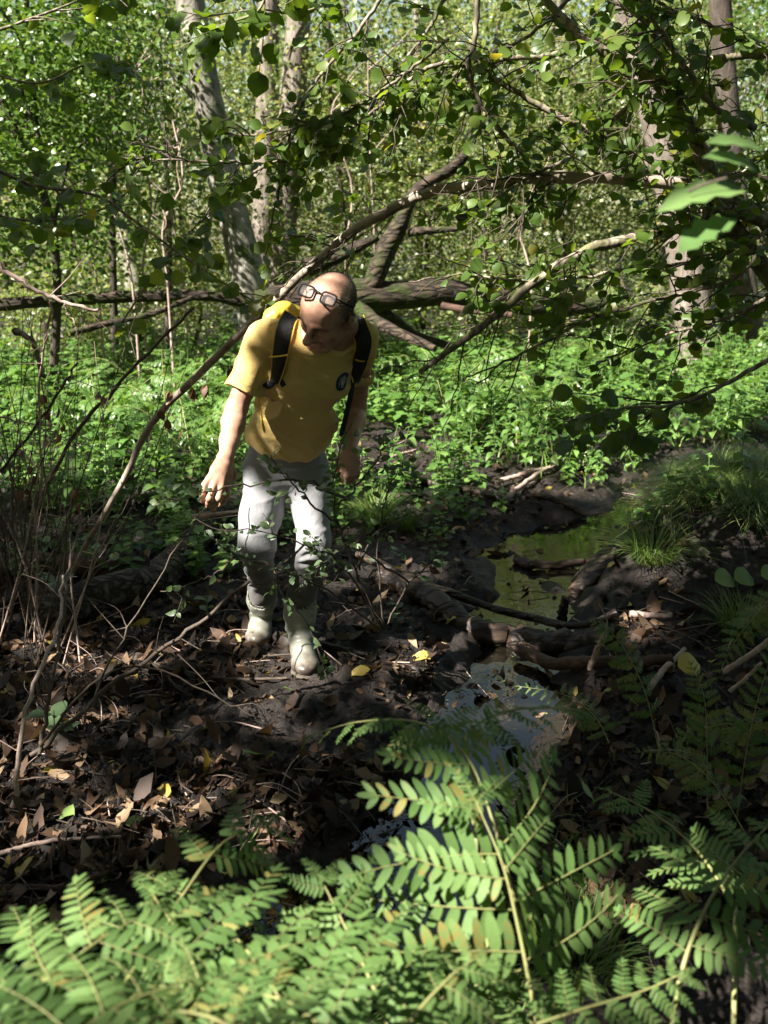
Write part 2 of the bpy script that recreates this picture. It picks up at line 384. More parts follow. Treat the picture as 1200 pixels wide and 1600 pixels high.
def water_material():
    m, nt, N, L, pb = new_mat('stream_water')
    pb.inputs['Base Color'].default_value = (.035, .026, .012, 1); pb.inputs['Roughness'].default_value = .03
    pb.inputs['Specular IOR Level'].default_value = 1.0; pb.inputs['IOR'].default_value = 1.5
    v = coord(nt)
    n = noise_node(nt, v, 7, 3, .55, .4); n2 = noise_node(nt, v, 34, 2, .5)
    L.new(bump_node(nt, n2, .10, .004, bump_node(nt, n, .2, .012)), pb.inputs['Normal'])
    sc = ramp(nt, noise_node(nt, coord(nt, 'Object', (1, 1, 1)), 11, 6, .7), [(.64, (0, 0, 0)), (.76, (1, 1, 1))])
    mx = N.new('ShaderNodeMix'); mx.data_type = 'RGBA'; L.new(sc, mx.inputs[0]); mx.inputs[6].default_value = (.007, .006, .0035, 1); mx.inputs[7].default_value = (.06, .048, .028, 1)
    L.new(mx.outputs[2], pb.inputs['Base Color'])
    return m
M['water'] = water_material()
gx = np.linspace(-1.6, 4.6, 160); gy = np.linspace(1.3, 8.2, 180)
XX, YY = np.meshgrid(gx, gy)
q = creek_field(XX, YY); 
V = np.stack([XX, YY, np.full_like(XX, WATER_Z)], -1).reshape(-1, 3); nc = len(gx)
i = np.arange(len(gy)-1)[:, None]*nc; j = np.arange(nc-1)[None]
F = np.stack([i+j, i+j+1, i+nc+j+1, i+nc+j], -1).reshape(-1, 4)
F = F[(q.reshape(-1)[F] < 1.9).any(1)]
tag(link('stream_water', mesh('stream_water', [(V, F)], M['water'])), kind='structure')
# ---------------------------------------------------------------- overhead trees whose crowns shade the glade
LIT = []   # (centre, radius) regions the sun reaches through gaps cut in the crowns for it
def lit(px, py, Y, r): LIT.append((P(px, py, Y), r))
def litg(px, py, r): LIT.append((G(px, py, .02), r))
for py, x0, r in ((742, 412, .08), (765, 402, .115), (790, 404, .12), (815, 400, .11), (838, 392, .07)): lit(x0, py, 3.22, r)
for py, x0, r in ((745, 488, .05), (770, 488, .075), (800, 490, .08), (830, 492, .06), (856, 500, .04)): lit(x0, py, 3.22, r)
for py, x0 in ((650, 362), (675, 357), (700, 350), (725, 342), (750, 336), (772, 332)): lit(x0, py, 2.93 if py < 690 else 2.85, .12)
for px, py, r in ((386, 640, .07), (386, 670, .07), (395, 690, .05), (428, 508, .06), (405, 530, .06), (388, 570, .06), (455, 560, .04), (470, 620, .03), (440, 650, .04), (575, 545, .04)): lit(px, py, 3.1, r)
lit(432, 500, 3.2, .03); lit(486, 528, 2.85, .012); lit(1110, 250, 1.36, .14); lit(1070, 340, 1.36, .12)
for py in (965, 1000, 1040): lit(452 if py < 1020 else 462, py, 3.35, .035)
lit(404, 970, 3.5, .03)
for px, py, Y, r in ((1120, 800, 4.9, .06), (1050, 850, 4.5, .05), (1180, 760, 5.0, .08), (1000, 830, 4.7, .05)): lit(px, py, Y, r)
for px, py, r in ((180, 1020, .10), (240, 1032, .08), (300, 1015, .07), (360, 1000, .06), (430, 1055, .08), (520, 1062, .09), (575, 1075, .06), (500, 1030, .06), (560, 905, .06), (620, 960, .05), (60, 1000, .06),
                 (700, 1020, .04), (590, 815, .12), (640, 800, .08), (660, 1040, .05), (860, 1110, .12), (700, 1105, .10), (780, 1100, .12), (990, 975, .10), (1040, 1000, .05), (940, 960, .05), (1060, 850, .05),   (900, 870, .1)): litg(px, py, r)
for px, py, Y, r in ((740, 1200, 1.35, .08), (880, 1240, 1.3, .08), (980, 1225, 1.3, .06), (620, 1250, 1.35, .07), (560, 1420, 1.2, .10), (400, 1430, 1.2, .10), (280, 1450, 1.2, .12), (100, 1500, 1.15, .12), (840, 1380, 1.3, .07), (350, 1300, 1.3, .03), (480, 1540, 1.1, .12), (250, 1570, 1.0, .10), (960, 1390, 1.1, .04), (700, 1380, 1.2, .06), (560, 1135, 1.6, .05), (1110, 260, 1.36, .07), (900, 1560, 1.1, .08), (700, 1560, 1.0, .08), (480, 1590, .95, .08), (330, 1590, .9, .08), (90, 1580, .9, .1), (600, 1500, 1.1, .08), (1080, 1480, 1.1, .06)):
    lit(px, py, Y, r)
for px, py, Y, r in ((230, 680, 4.0, .05), (180, 770, 4.0, .05), (215, 700, 4.0, .05), (285, 610, 3.8, .06), (460, 440, 3.6, .08), (520, 390, 3.5, .06), (420, 470, 3.7, .06), (60, 455, 3.4, .06), (120, 475, 3.4, .06), (170, 488, 3.4, .05), (20, 430, 3.4, .06), (740, 520, 3.2, .05), (890, 400, 3.3, .06), (940, 385, 3.3, .06), (860, 92, 3.3, .05), (800, 130, 3.3, .05), (870, 185, 3.3, .05), (980, 240, 3.3, .05)):
    lit(px, py, Y, r)
r9 = np.random.default_rng(77)
for k in range(60):      # chance flecks over the nettle bed
    y = r9.uniform(5.5, 13); LIT.append((np.array([r9.uniform(-.48, .5)*y, y, .4]), r9.uniform(.06, .34)))
for k in range(55):       # and through the hazel boughs
    LIT.append((P(r9.uniform(350, 1250), r9.uniform(-60, 560), 3.3), r9.uniform(.03, .11)))
for k in range(60):       # small flecks on the leaf litter
    LIT.append((G(r9.uniform(0, 560), r9.uniform(900, 1330), .02), r9.uniform(.01, .055)))
for px, py, Y in ((590, 338, 3.52), (555, 360, 3.54), (500, 405, 3.58), (455, 445, 3.63), (410, 488, 3.69), (385, 512, 3.72), (345, 550, 3.78), (315, 580, 3.83), (270, 625, 3.9), (245, 652, 3.95), (228, 676, 3.97), (207, 720, 4.01), (190, 758, 4.03), (170, 795, 4.05), (150, 830, 4.08), (700, 295, 3.45), (650, 308, 3.5)): LIT.append((P(px, py, Y), .03))
LC = np.array([c for c, r in LIT]); LR = np.array([r for c, r in LIT])
def in_gap(q, grow=1.0, pad=.045):
    out = np.zeros(len(q), bool)
    for c, r in zip(LC, LR):
        v = q-c; t = v@TO_SUN; d = np.linalg.norm(v-t[:, None]*TO_SUN, axis=1); out |= (t > .25) & (d < r*grow+pad)
    return out
def limb_tree(name, label, x, y, h, r, crown_c, crown_r, nleaf, leaf_s, bark, leafm, cat='tree', group=None, zmin=.4, nlimb=9, lean=(0, 0), clumps=60, gap=False, spread=.30, hanging=0, zscale=.6):
    base = np.array([x, y, float(gz(x, y))-.05]); top = base+np.array([lean[0], lean[1], h])
    t = thing(name, label, cat, base, group)
    tr = catmull([base, mid_(base, top, .35)+rdir(1)[0]*.22, mid_(base, top, .7)+rdir(1)[0]*.28, top], 16)
    rr_ = r*np.linspace(1, .35, 16); rr_[0] *= 1.35
    tp = wm(tube(tr, rr_, 10, .10, int(abs(x*7+y*3)) % 97))
    cc = np.asarray(crown_c, float); cr = np.asarray(crown_r, float)
    cl = rdir(clumps)*cr*(rng.random((clumps, 1))**.45)+cc; cl[:, 2] = np.maximum(cl[:, 2], zmin)
    if gap: cl = cl[~in_gap(cl, .5, .0)]
    for i in range(nlimb):
        e = cl[i % len(cl)]; k = rng.integers(5, 14); s = tr[k]
        m_ = mid_(s, e, .5)+np.array([0, 0, .2])
        if gap and in_gap(catmull([s, m_, e], 30)[8:], 1.0, .03).any(): continue
        tp += wm(tube(catmull([s, m_, e], 9), np.linspace(rr_[k]*.5, .012, 9), 6, .08, i))
    part('trunk', tp, bark, t)
    n = nleaf; ci = rng.integers(0, len(cl), n)
    sp = spread*np.linalg.norm(cr)/2.2
    pos = cl[ci]+rng.normal(size=(n, 3))*np.array([sp, sp, sp*zscale])
    if name == 'canopy_tree' and x == -4.6:      # extra leaf sprays added on the sun rays to shade face, chest and shins
        for px_, py_, Y_, r_ in ((512, 470, 2.95, .10), (520, 620, 3.1, .10), (455, 905, 3.3, .08), (500, 920, 3.3, .08)):
            c_ = P(px_, py_, Y_); t_ = (6.5-c_[2])/TO_SUN[2]; pos = np.vstack([pos, c_+TO_SUN*t_+rng.normal(0, r_*.62, (200, 3))])
    pos = pos[pos[:, 2] > zmin]
    if gap: pos = pos[~in_gap(pos, .9, .055)]; land = pos-TO_SUN*((pos[:, 2:3]-.4)/TO_SUN[2]); pos = pos[(land[:, 1] < 5.5+.4*vnoise2(land[:, 0]*1.5, land[:, 1]*0, 3)) | (vnoise2(land[:, 0]*1.1, land[:, 1]*.8, 88)+rng.normal(0, .25, len(pos)) > .22)]
    n = len(pos); ax = rdir(n); ax[:, 2] = ax[:, 2]*.5-.25-hanging
    nr = rdir(n)+np.array([0, -.25, .6])
    part('crown', [place(*L_QUAD if leaf_s > .06 else L_HEX, pos, ax, nr, leaf_s*rng.uniform(.7, 1.3, n))], leafm, t)
    return t
def mid_(a, b, t): return a+(b-a)*t
CANOPY = [(-4.6, 1.6, 8.2, .16, (-3.8, .2, 6.6), (3.0, 3.2, 1.6)), (-6.4, -3.6, 9, .2, (-6.0, -3.4, 7.0), (3.4, 3.4, 1.8)), (-9.5, -.5, 9, .2, (-9.2, -1.4, 7.2), (3.2, 3.4, 1.8)),
          (2.6, -4.4, 9, .2, (.2, -4.0, 7.2), (4.2, 3.4, 1.6)), (4.6, 2.2, 8, .18, (2.8, 2.2, 6.6), (3.6, 3.4, 1.5)), (-2.4, -8.2, 9, .2, (-4.0, -7.4, 7.6), (4.2, 2.8, 1.7)), (-11.5, -6, 9, .2, (-11, -5.4, 7.4), (3.8, 3.6, 1.8)), (5.6, 6.6, 8.5, .18, (4.6, 6.4, 6.8), (3.0, 2.8, 1.5)), (.6, -.8, 8.5, .15, (-.6, -.4, 6.9), (3.0, 2.6, 1.3))]
CAN_LABEL = ['alder standing left of the glade with its crown over the stream', 'broad alder behind the viewer on the left', 'tall alder far out on the left edge', 'alder behind the viewer over the fern bank', 'alder leaning in from the right bank', 'alder at the very back behind the viewer', 'alder farthest out behind on the left', 'alder past the grassy hummock on the right', 'slender alder close behind the viewer']
for (x, y, h, r, cc, cr), lb in zip(CANOPY, CAN_LABEL):
    if abs(x) < 1.5: x = 1.4; y = -1.6
    limb_tree('canopy_tree', lb, x, y, h, r, cc, cr, 14000 if x > -6.9 or y < 5 else 5000, .17, M['bark_alder'], M['canopy_leaf'], group='trees around the glade', zmin=4.6, clumps=320, gap=True, spread=.22)
# ---------------------------------------------------------------- background trees and thickets
def trunk_thing(name, label, px, Y, r, bark, sides=14, bump=.10, n=26, group='standing trunks in the wood', cat='tree', limbs=(), base_z=None, ivy=0):
    pts = np.array([P(a, b, y) for (a, b), y in zip(px, np.broadcast_to(Y, (len(px),)))])
    g = pts[0].copy(); g[2] = float(gz(g[0], g[1]))-.1
    if pts[0][2] > g[2]+.05: pts = np.vstack([g, pts])
    up = pts[-1]+(pts[-1]-pts[-2])/max(np.linalg.norm(pts[-1]-pts[-2]), .1)*2.5; pts = np.vstack([pts, up])
    t = thing(name, label, cat, (pts[0][0], pts[0][1], g[2]), group)
    c = catmull(pts, n); rr_ = np.interp(np.linspace(0, 1, n), np.linspace(0, 1, len(np.atleast_1d(r))), np.atleast_1d(r))*np.ones(n)
    rr_[:3] *= [1.45, 1.2, 1.07]
    part('trunk', wm(tube(c, rr_, sides, bump, len(px)+int(px[0][0]) % 13)), bark, t)
    for lp, lY, lr in limbs:
        lpts = [P(a, b, lY) for a, b in lp]
        part('limb', wm(tube(catmull(lpts, 14), np.linspace(lr, lr*.4, 14), 8, .12, int(lp[0][1]))), bark, t)
    return t, c, rr_
T1, c1_, r1_ = trunk_thing('alder_tree', 'pale grey leaning alder trunk rising behind the fallen log, dappled with sun', [(404, 530), (388, 430), (368, 350), (347, 270), (330, 180), (315, 100), (298, 0)], 9.6, [.20, .19, .175, .165, .155, .145, .14, .12], M['bark_alder'], 18,
    limbs=[([(345, 285), (330, 330), (322, 380), (325, 420)], 9.4, .045), ([(335, 200), (300, 150), (262, 110)], 9.6, .035)])
trunk_thing('pine_tree', 'brown pine trunk standing upright behind the leaning alder', [(412, 420), (414, 300), (418, 150), (420, 0)], 15, [.20, .19, .17, .15], M['bark_pine'])
trunk_thing('pine_tree', 'greyish pine trunk right beside the brown pine, lit from the left', [(440, 430), (447, 300), (458, 150), (470, 0)], 13.5, [.22, .19, .165, .15], M['bark_pine'])
trunk_thing('oak_tree', 'stout furrowed trunk at the right edge of the nettle bed with a mossy foot', [(1092, 556), (1082, 480), (1072, 400), (1052, 300), (1030, 190), (1003, 70), (985, 0)], 11.5, [.27, .24, .22, .20, .20, .18], M['bark_pine'], 18)
trunk_thing('oak_tree', 'brown trunk behind the stout furrowed trunk at the right', [(1170, 520), (1160, 430), (1150, 330), (1140, 200)], 12.4, [.20, .17, .15, .13], M['bark_dark2'], 14)
trunk_thing('broken_trunk', 'pale broken trunk leaning in the sunlit clearing at the left', [(212, 445), (200, 400), (192, 350), (180, 300)], 13, [.17, .14, .12, .05], M['bark_alder'], 12)
trunk_thing('young_tree', 'thin dark trunk between the forked limb and the hazel leaves', [(652, 440), (655, 360), (662, 280), (655, 120)], 15, [.09, .08, .06, .04], M['bark_pine'], 9)
trunk_thing('young_tree', 'slim trunk standing behind the hazel boughs at upper right', [(880, 470), (885, 300), (880, 120), (870, 0)], 17, [.17, .15, .14, .12], M['bark_alder'], 10)
trunk_thing('young_tree', 'slim dark trunk at the upper left among small leaves', [(100, 430), (110, 300), (90, 150), (95, 0)], 14, [.12, .10, .09, .08], M['bark_pine'], 9)

# fallen tree lying across the back of the glade
fl = thing('fallen_tree', 'dark fallen tree lying across behind the man with one forked limb standing up', 'fallen tree', P(640, 470, 8.4)*np.array([1, 1, 0]))
part('trunk', wm(tube(catmull([P(400, 472, 8.2), P(470, 464, 8.3), P(540, 463, 8.4), P(620, 462, 8.5), P(700, 458, 8.6), P(790, 470, 8.8), P(880, 482, 9.0), P(960, 470, 9.2)], 40), np.concatenate([np.linspace(.10, .155, 10), np.linspace(.155, .07, 30)]), 16, .14, 5)), M['bark_log'], fl)
part('limb', wm(tube(catmull([P(580, 455, 8.45), P(590, 425, 8.4), P(606, 385, 8.4), P(628, 345, 8.4), P(640, 315, 8.4), P(668, 285, 8.4), P(708, 262, 8.4), P(735, 225, 8.4), P(748, 150, 8.4)], 26), np.linspace(.10, .032, 26), 12, .18, 8)), M['bark_log'], fl)
part('limb', wm(tube(catmull([P(640, 362, 8.4), P(670, 360, 8.3), P(715, 358, 8.2)], 10), np.linspace(.04, .025, 10), 8, .2, 3)), M['bark_log'], fl)
part('limb', wm(tube(catmull([P(715, 345, 8.6), P(735, 330, 8.6), P(760, 320, 8.6)], 8), np.linspace(.05, .03, 8), 8, .2, 4)), M['bark_log'], fl)
part('limb', wm(tube(catmull([P(480, 418, 8.8), P(520, 405, 8.8), P(560, 385, 8.8), P(590, 370, 8.8)], 12), np.linspace(.09, .03, 12), 9, .2, 9)), M['bark_log'], fl)
part('root', wm(tube(catmull([P(560, 480, 8.3), P(592, 505, 8.1), P(640, 528, 7.9), P(680, 545, 7.7)], 12), np.linspace(.065, .03, 12), 9, .2, 2)), M['bark_log'], fl)
part('root', wm(tube(catmull([P(565, 478, 8.4), P(600, 490, 8.6), P(650, 525, 8.8), P(700, 540, 8.9)], 12), np.linspace(.07, .04, 12), 9, .2, 6)), M['bark_log'], fl)
part('broken_branch', wm(tube(catmull([P(690, 478, 8.2), P(740, 486, 8.1), P(800, 492, 8.0)], 10), np.linspace(.035, .025, 10), 7, .2, 6)), M['rot_wood'], fl)
# rotten log behind the left thicket
l2 = thing('fallen_log', 'dark mossy log lying low behind the twigs at the left', 'log', P(200, 468, 9.0)*np.array([1, 1, 0]))
part('trunk', wm(tube(catmull([P(-60, 480, 8.8), P(80, 470, 8.9), P(200, 464, 9), P(320, 462, 9.1), P(390, 475, 9.2)], 24), np.linspace(.06, .05, 24), 12, .16, 12)), M['bark_log'], l2)
part('branch', wm(tube(catmull([P(110, 520, 8.4), P(170, 505, 8.5), P(240, 490, 8.6), P(300, 465, 8.8)], 12), np.linspace(.035, .02, 12), 8, .2, 1)), M['bark_log'], l2)

# shrubs and trees with leafy crowns between 8 and 30 m
def leafy(name, label, px, Y, h, cc_z, cr, n, s, leafm, group, clumps=70, r=.05, zmin=.15, bark='bark_dark2', cat='tree', spread=.26, nlimb=8):
    x = P(px, 470, Y)[0]
    limb_tree(name, label, x, Y, h, r, (x, Y, cc_z), cr, n, s, M[bark], M[leafm], cat, group, zmin, nlimb, (rng.normal(0, .3), rng.normal(0, .3)), clumps, False, spread)
UG = 'leafy understorey trees behind the glade'
BACK_TREES = [
 (60, 9.0, 5.0, 3.0, (1.5, 1.0, 1.7), 13000, .056, 'bush_leaf', 'dark small-leaved tree crowding the upper left corner'),
 (170, 11.0, 5.5, 3.4, (1.3, 1.0, 2.0), 8500, .06, 'bush_leaf', 'leafy tree right of the dark corner tree at upper left'),
 (255, 12.5, 5.5, 2.6, (1.2, 1.0, 2.2), 3200, .08, 'bg_leaf', 'thin sunlit tree left of the leaning alder'),
 (545, 13.5, 5.5, 2.6, (1.6, 1.0, 2.3), 6000, .085, 'bg_leaf', 'sunlit small tree right of the two pines'),
 (660, 14.5, 6.0, 2.9, (1.8, 1.2, 2.6), 7000, .09, 'bg_leaf', 'bright tree behind the upright forked limb'),
 (770, 13.0, 5.5, 2.7, (1.5, 1.0, 2.4), 5500, .085, 'bg_leaf', 'bright tree behind the middle of the hazel boughs'),
 (900, 14.0, 6.5, 3.0, (1.9, 1.2, 2.8), 7500, .09, 'bg_leaf', 'bright tree left of the stout furrowed trunk'),
 (1010, 16.0, 7.0, 3.2, (1.8, 1.2, 3.0), 6000, .095, 'bg_leaf', 'tree showing just left of the furrowed trunk top'),
 (1160, 14.5, 6.5, 3.2, (1.7, 1.2, 2.6), 6000, .09, 'bush_leaf', 'darker tree at the right edge behind the brown trunk'),
 (20, 14.0, 6.0, 2.8, (2.0, 1.2, 2.6), 6500, .09, 'bg_leaf', 'paler tree beyond the dark tree at far left'),
 (130, 17.0, 7.0, 3.4, (2.2, 1.4, 3.2), 7500, .10, 'bg_leaf', 'tall tree in the bright gap behind the left bushes'),
 (300, 18.0, 7.5, 3.6, (2.2, 1.4, 3.4), 7500, .10, 'bg_leaf', 'tall tree in line with the leaning alder but far behind'),
 (420, 19.0, 8.0, 3.8, (2.2, 1.4, 3.6), 7500, .105, 'bg_leaf', 'tall tree in line with the two pines but far behind'),
 (540, 20.0, 8.5, 4.0, (2.3, 1.4, 3.8), 8000, .105, 'bg_leaf', 'tall tree far behind and above the head of the man'),
 (680, 20.5, 8.5, 4.0, (2.4, 1.4, 3.9), 8000, .11, 'bg_leaf', 'tall far tree above the forked limb'),
 (820, 20.0, 8.5, 4.0, (2.4, 1.4, 3.9), 8000, .11, 'bg_leaf', 'tall far tree above the arching hazel bough'),
 (960, 21.0, 9.0, 4.2, (2.5, 1.4, 4.0), 8000, .11, 'bg_leaf', 'tall far tree left of the oak crown'),
 (1110, 20.0, 8.5, 4.0, (2.5, 1.4, 4.0), 8000, .11, 'bg_leaf', 'tall far tree in the upper right corner'),
]
for px, Y, h, cz, cr, n, s, lm, lb in BACK_TREES:
    leafy('understorey_tree', lb, px, Y, h, cz, cr, int(n*(1.4 if s > .06 else 1)), s*(.78 if s > .06 else 1), lm, UG, 70, spread=.25)
for px, Y, h, cr, n, lb in ((80, 12.0, 1.6, (1.3, .8, .8), 2400, 'low bush in front of the pale broken trunk at left'), (290, 13.5, 1.7, (1.2, .8, .8), 2400, 'low bush at the foot of the leaning alder'), (520, 12.0, 1.5, (1.0, .7, .7), 1800, 'low bush behind the head of the man'), (760, 12.5, 1.5, (1.3, .8, .7), 2400, 'low sunlit bush behind the fallen tree'),
        (930, 12.6, 1.5, (1.2, .8, .7), 2200, 'low bush left of the foot of the stout trunk'), (1150, 14.2, 1.8, (1.4, .8, .9), 2200, 'low bush behind the trunks at right')):
    leafy('low_bush', lb, px, Y, h, h*.5, cr, n, .075, 'bg_leaf', 'low bushes at the far side of the glade', 36, .03, .1, cat='bush', nlimb=5)

# thin pale dead stems standing in the sunny gaps
for k, (x0, y0, x1, y1, Y) in enumerate(((222, 440, 240, 60, 9.5), (205, 430, 222, 130, 8.8), (285, 430, 250, 60, 10.5), (262, 445, 268, 180, 8.5), (150, 430, 140, 190, 9.2), (540, 400, 552, 120, 11), (585, 380, 575, 90, 12), (830, 440, 850, 170, 11))):
    a, b = P(x0, y0, Y), P(x1, y1, Y+.2); g = np.array([a[0], a[1], float(gz(a[0], a[1]))]); t = thing('dead_sapling', 'thin pale bare stem standing among the sunlit leaves at the back', 'stem', g, 'thin pale stems at the back')
    c = catmull([g, a, mid_(a, b, .35)+rng.normal(0, .16, 3), mid_(a, b, .7)+rng.normal(0, .14, 3), b], 18); bp = wm(tube(c, np.linspace(.014, .006, 18), 6, .1, k))
    for q in rng.integers(6, 17, 5): e = c[q]+np.array([rng.normal(0, .35), 0, rng.uniform(.15, .5)]); bp += wm(tube(catmull([c[q], mid_(c[q], e, .5)+rng.normal(0, .04, 3), e], 6), np.linspace(.008, .003, 6), 4))
    part('stem', bp, M['twig_pale'], t)
# the far wood: one mass of leaves and stems closing the view
n = 90000
yy = 24+16*rng.random(n)**.8; xx = (rng.random(n)-.5)*2*(yy*.55+4)
cell = vnoise3(xx*.35, yy*.3, np.zeros(n), 77)
top = 11+3*vnoise2(xx*.25, yy*.2, 5)
zz = .2+rng.random(n)*top
keep = vnoise3(xx*.5, yy*.5, zz*.6, 9)+.45*vnoise3(xx*1.6, yy*1.6, zz*1.6, 19) > -.12
pos = np.stack([xx, yy, zz], -1)[keep]; n = len(pos); ax = rdir(n); ax[:, 2] -= .3
fw = [place(*L_QUAD, pos, ax, rdir(n)+np.array([0, -.4, .5]), rng.uniform(.13, .26, n))]
for k in range(7):
    y0 = rng.uniform(24, 38); x0 = rng.uniform(-1, 1)*(y0*.5+2); hgt = rng.uniform(9, 13)
    fw += wm(tube(catmull([[x0, y0, 0], [x0+rng.normal(0, .3), y0, hgt*.5], [x0+rng.normal(0, .6), y0, hgt]], 8), np.linspace(rng.uniform(.12, .24), .07, 8), 7), 1)
tag(link('far_wood', mesh('far_wood', fw, [M['bg_leaf'], M['bark_pine']])), kind='stuff')

# woodland that closes the glade behind the viewer and at both sides
n = 60000
th = rng.uniform(-.62*math.pi, .62*math.pi, n)-math.pi/2; rr2 = 13+7*rng.random(n)
xx, yy = rr2*np.cos(th)*1.05, rr2*np.sin(th)+1.0
zz = .2+10.5*rng.random(n); keep = (vnoise3(xx*.5, yy*.5, zz*.5, 29) > -.3) & ~((np.abs(xx) < .5*yy+1.5) & (yy > 0))
pos = np.stack([xx, yy, zz], -1)[keep]; keep = ~in_gap(pos); pos = pos[keep]; n = len(pos)
tag(link('surrounding_wood', mesh('surrounding_wood', [place(*L_QUAD, pos, rdir(n), rdir(n)+np.array([0, 0, .5]), rng.uniform(.25, .45, n))], M['canopy_leaf'])), kind='stuff')
# ---------------------------------------------------------------- implicit surfaces for the person
class Field:
    def __init__(s, lo, hi, h):
        s.lo = np.asarray(lo, float); s.h = h
        s.n = np.ceil((np.asarray(hi)-s.lo)/h).astype(int)+1
        s.D = np.full(tuple(s.n), .2, np.float32)
    def block(s, lo, hi):
        a = np.clip(np.floor((np.asarray(lo)-s.lo)/s.h).astype(int), 0, s.n); b = np.clip(np.ceil((np.asarray(hi)-s.lo)/s.h).astype(int)+1, 0, s.n)
        sl = tuple(slice(p, q) for p, q in zip(a, b))
        g = [s.lo[i]+s.h*np.arange(a[i], b[i], dtype=np.float32) for i in range(3)]
        return sl, np.stack(np.meshgrid(*g, indexing='ij'), -1).astype(np.float32)
    def add(s, fn, lo, hi, k=.02, sub=False):
        pad = k+.03
        sl, X = s.block(np.asarray(lo)-pad, np.asarray(hi)+pad)
        if X.size == 0: return
        d = fn(X); D = s.D[sl]
        if sub:
            hh = np.maximum(k-np.abs(D+d), 0)/k; s.D[sl] = np.maximum(D, -d) + hh*hh*k*.25
        else:
            hh = np.maximum(k-np.abs(D-d), 0)/k; s.D[sl] = np.minimum(D, d) - hh*hh*k*.25
    def cap(s, a, b, r0, r1=None, k=.02, sub=False):
        a = np.asarray(a, np.float32); b = np.asarray(b, np.float32); r1 = r0 if r1 is None else r1
        ba = b-a; L2 = max(float(ba@ba), 1e-9)
        def fn(X):
            p = X-a; t = np.clip((p@ba)/L2, 0, 1)
            return np.linalg.norm(p-t[..., None]*ba, axis=-1)-(r0+(r1-r0)*t)
        R = max(r0, r1); s.add(fn, np.minimum(a, b)-R, np.maximum(a, b)+R, k, sub)
    def chain(s, pts, rs, k=.02):
        for i in range(len(pts)-1): s.cap(pts[i], pts[i+1], rs[i], rs[i+1], k)
    def ell(s, c, r, R=None, k=.02, sub=False):
        c = np.asarray(c, np.float32); r = np.asarray(r, np.float32); R = np.eye(3, dtype=np.float32) if R is None else np.asarray(R, np.float32)
        def fn(X):
            q = (X-c)@R; k0 = np.linalg.norm(q/r, axis=-1); k1 = np.linalg.norm(q/(r*r), axis=-1)
            return k0*(k0-1)/np.maximum(k1, 1e-6)
        m = float(r.max()); s.add(fn, c-m, c+m, k, sub)
    def slab(s, a, b, ra, rb, side, k=.03):
        """bone with an elliptical section: ra=(half width, half depth) at a, rb at b"""
        a = np.asarray(a, np.float32); b = np.asarray(b, np.float32); ba = b-a; L2 = float(ba@ba); ax = norm(ba)
        sd = np.asarray(side, float); sd = norm(sd-ax*sd.dot(ax)).astype(np.float32); dp = np.cross(ax, sd).astype(np.float32); ax = ax.astype(np.float32)
        def fn(X):
            p = X-a; t = np.clip((p@ba)/L2, 0, 1); q = p-t[..., None]*ba
            rx = ra[0]+(rb[0]-ra[0])*t; rz = ra[1]+(rb[1]-ra[1])*t; rv = np.minimum(rx, rz)*.6
            u, w, v = q@sd, q@dp, q@ax
            k0 = np.sqrt((u/rx)**2+(w/rz)**2+(v/rv)**2); k1 = np.sqrt((u/rx**2)**2+(w/rz**2)**2+(v/rv**2)**2)
            return k0*(k0-1)/np.maximum(k1, 1e-6)
        m = max(*ra, *rb); s.add(fn, np.minimum(a, b)-m, np.maximum(a, b)+m, k)
    def coords(s):
        return s.block(s.lo, s.lo+s.h*(s.n-1))[1]
    def cut(s, p, n):
        """keep the side the normal n points to"""
        X = s.coords(); d = -((X-np.asarray(p, np.float32))@np.asarray(n, np.float32))[tuple(slice(0, k) for k in s.D.shape)]
        s.D = np.maximum(s.D, d)
    def displace(s, fn, band=.03):
        I = np.nonzero(np.abs(s.D) < band); X = s.lo+s.h*np.stack(I, -1)
        s.D[I] += fn(X).astype(np.float32)
    def surface(s):
        D, h, lo = s.D, s.h, s.lo
        S = D < 0; n = np.array(D.shape)
        C = np.zeros(tuple(n-1), np.int8)
        offs = [(a, b, c) for a in (0, 1) for b in (0, 1) for c in (0, 1)]
        for o in offs: C += S[o[0]:n[0]-1+o[0], o[1]:n[1]-1+o[1], o[2]:n[2]-1+o[2]]
        act = (C > 0) & (C < 8); I = np.stack(np.nonzero(act), -1)
        idx = np.full(tuple(n-1), -1, np.int64); idx[act] = np.arange(len(I))
        acc = np.zeros((len(I), 3)); cnt = np.zeros(len(I))
        for o in offs:
            for ax in range(3):
                if o[ax]: continue
                e = list(o); e[ax] = 1
                da = D[I[:, 0]+o[0], I[:, 1]+o[1], I[:, 2]+o[2]]; db = D[I[:, 0]+e[0], I[:, 1]+e[1], I[:, 2]+e[2]]
                m = (da < 0) != (db < 0); t = np.where(m, da/np.where(m, da-db, 1), 0)
                p = np.array(o, float)[None].repeat(len(I), 0); p[:, ax] += t
                acc += p*m[:, None]; cnt += m
        V = (I+acc/np.maximum(cnt, 1)[:, None])*h+lo
        Fs = []
        for ax in range(3):
            b, c = [(1, 2), (2, 0), (0, 1)][ax]
            sa = [slice(None)]*3; sb = [slice(None)]*3; sa[ax] = slice(0, -1); sb[ax] = slice(1, None)
            m = S[tuple(sa)] != S[tuple(sb)]
            J = np.stack(np.nonzero(m), -1)
            J = J[(J[:, b] > 0) & (J[:, c] > 0) & (J[:, b] < n[b]-1) & (J[:, c] < n[c]-1)]
            def at(db, dc):
                K = J.copy(); K[:, b] += db; K[:, c] += dc; return idx[K[:, 0], K[:, 1], K[:, 2]]
            q = np.stack([at(-1, -1), at(0, -1), at(0, 0), at(-1, 0)], -1)
            inside = S[J[:, 0], J[:, 1], J[:, 2]]
            q = np.where(inside[:, None], q, q[:, ::-1]); Fs.append(q)
        return V, np.concatenate(Fs)

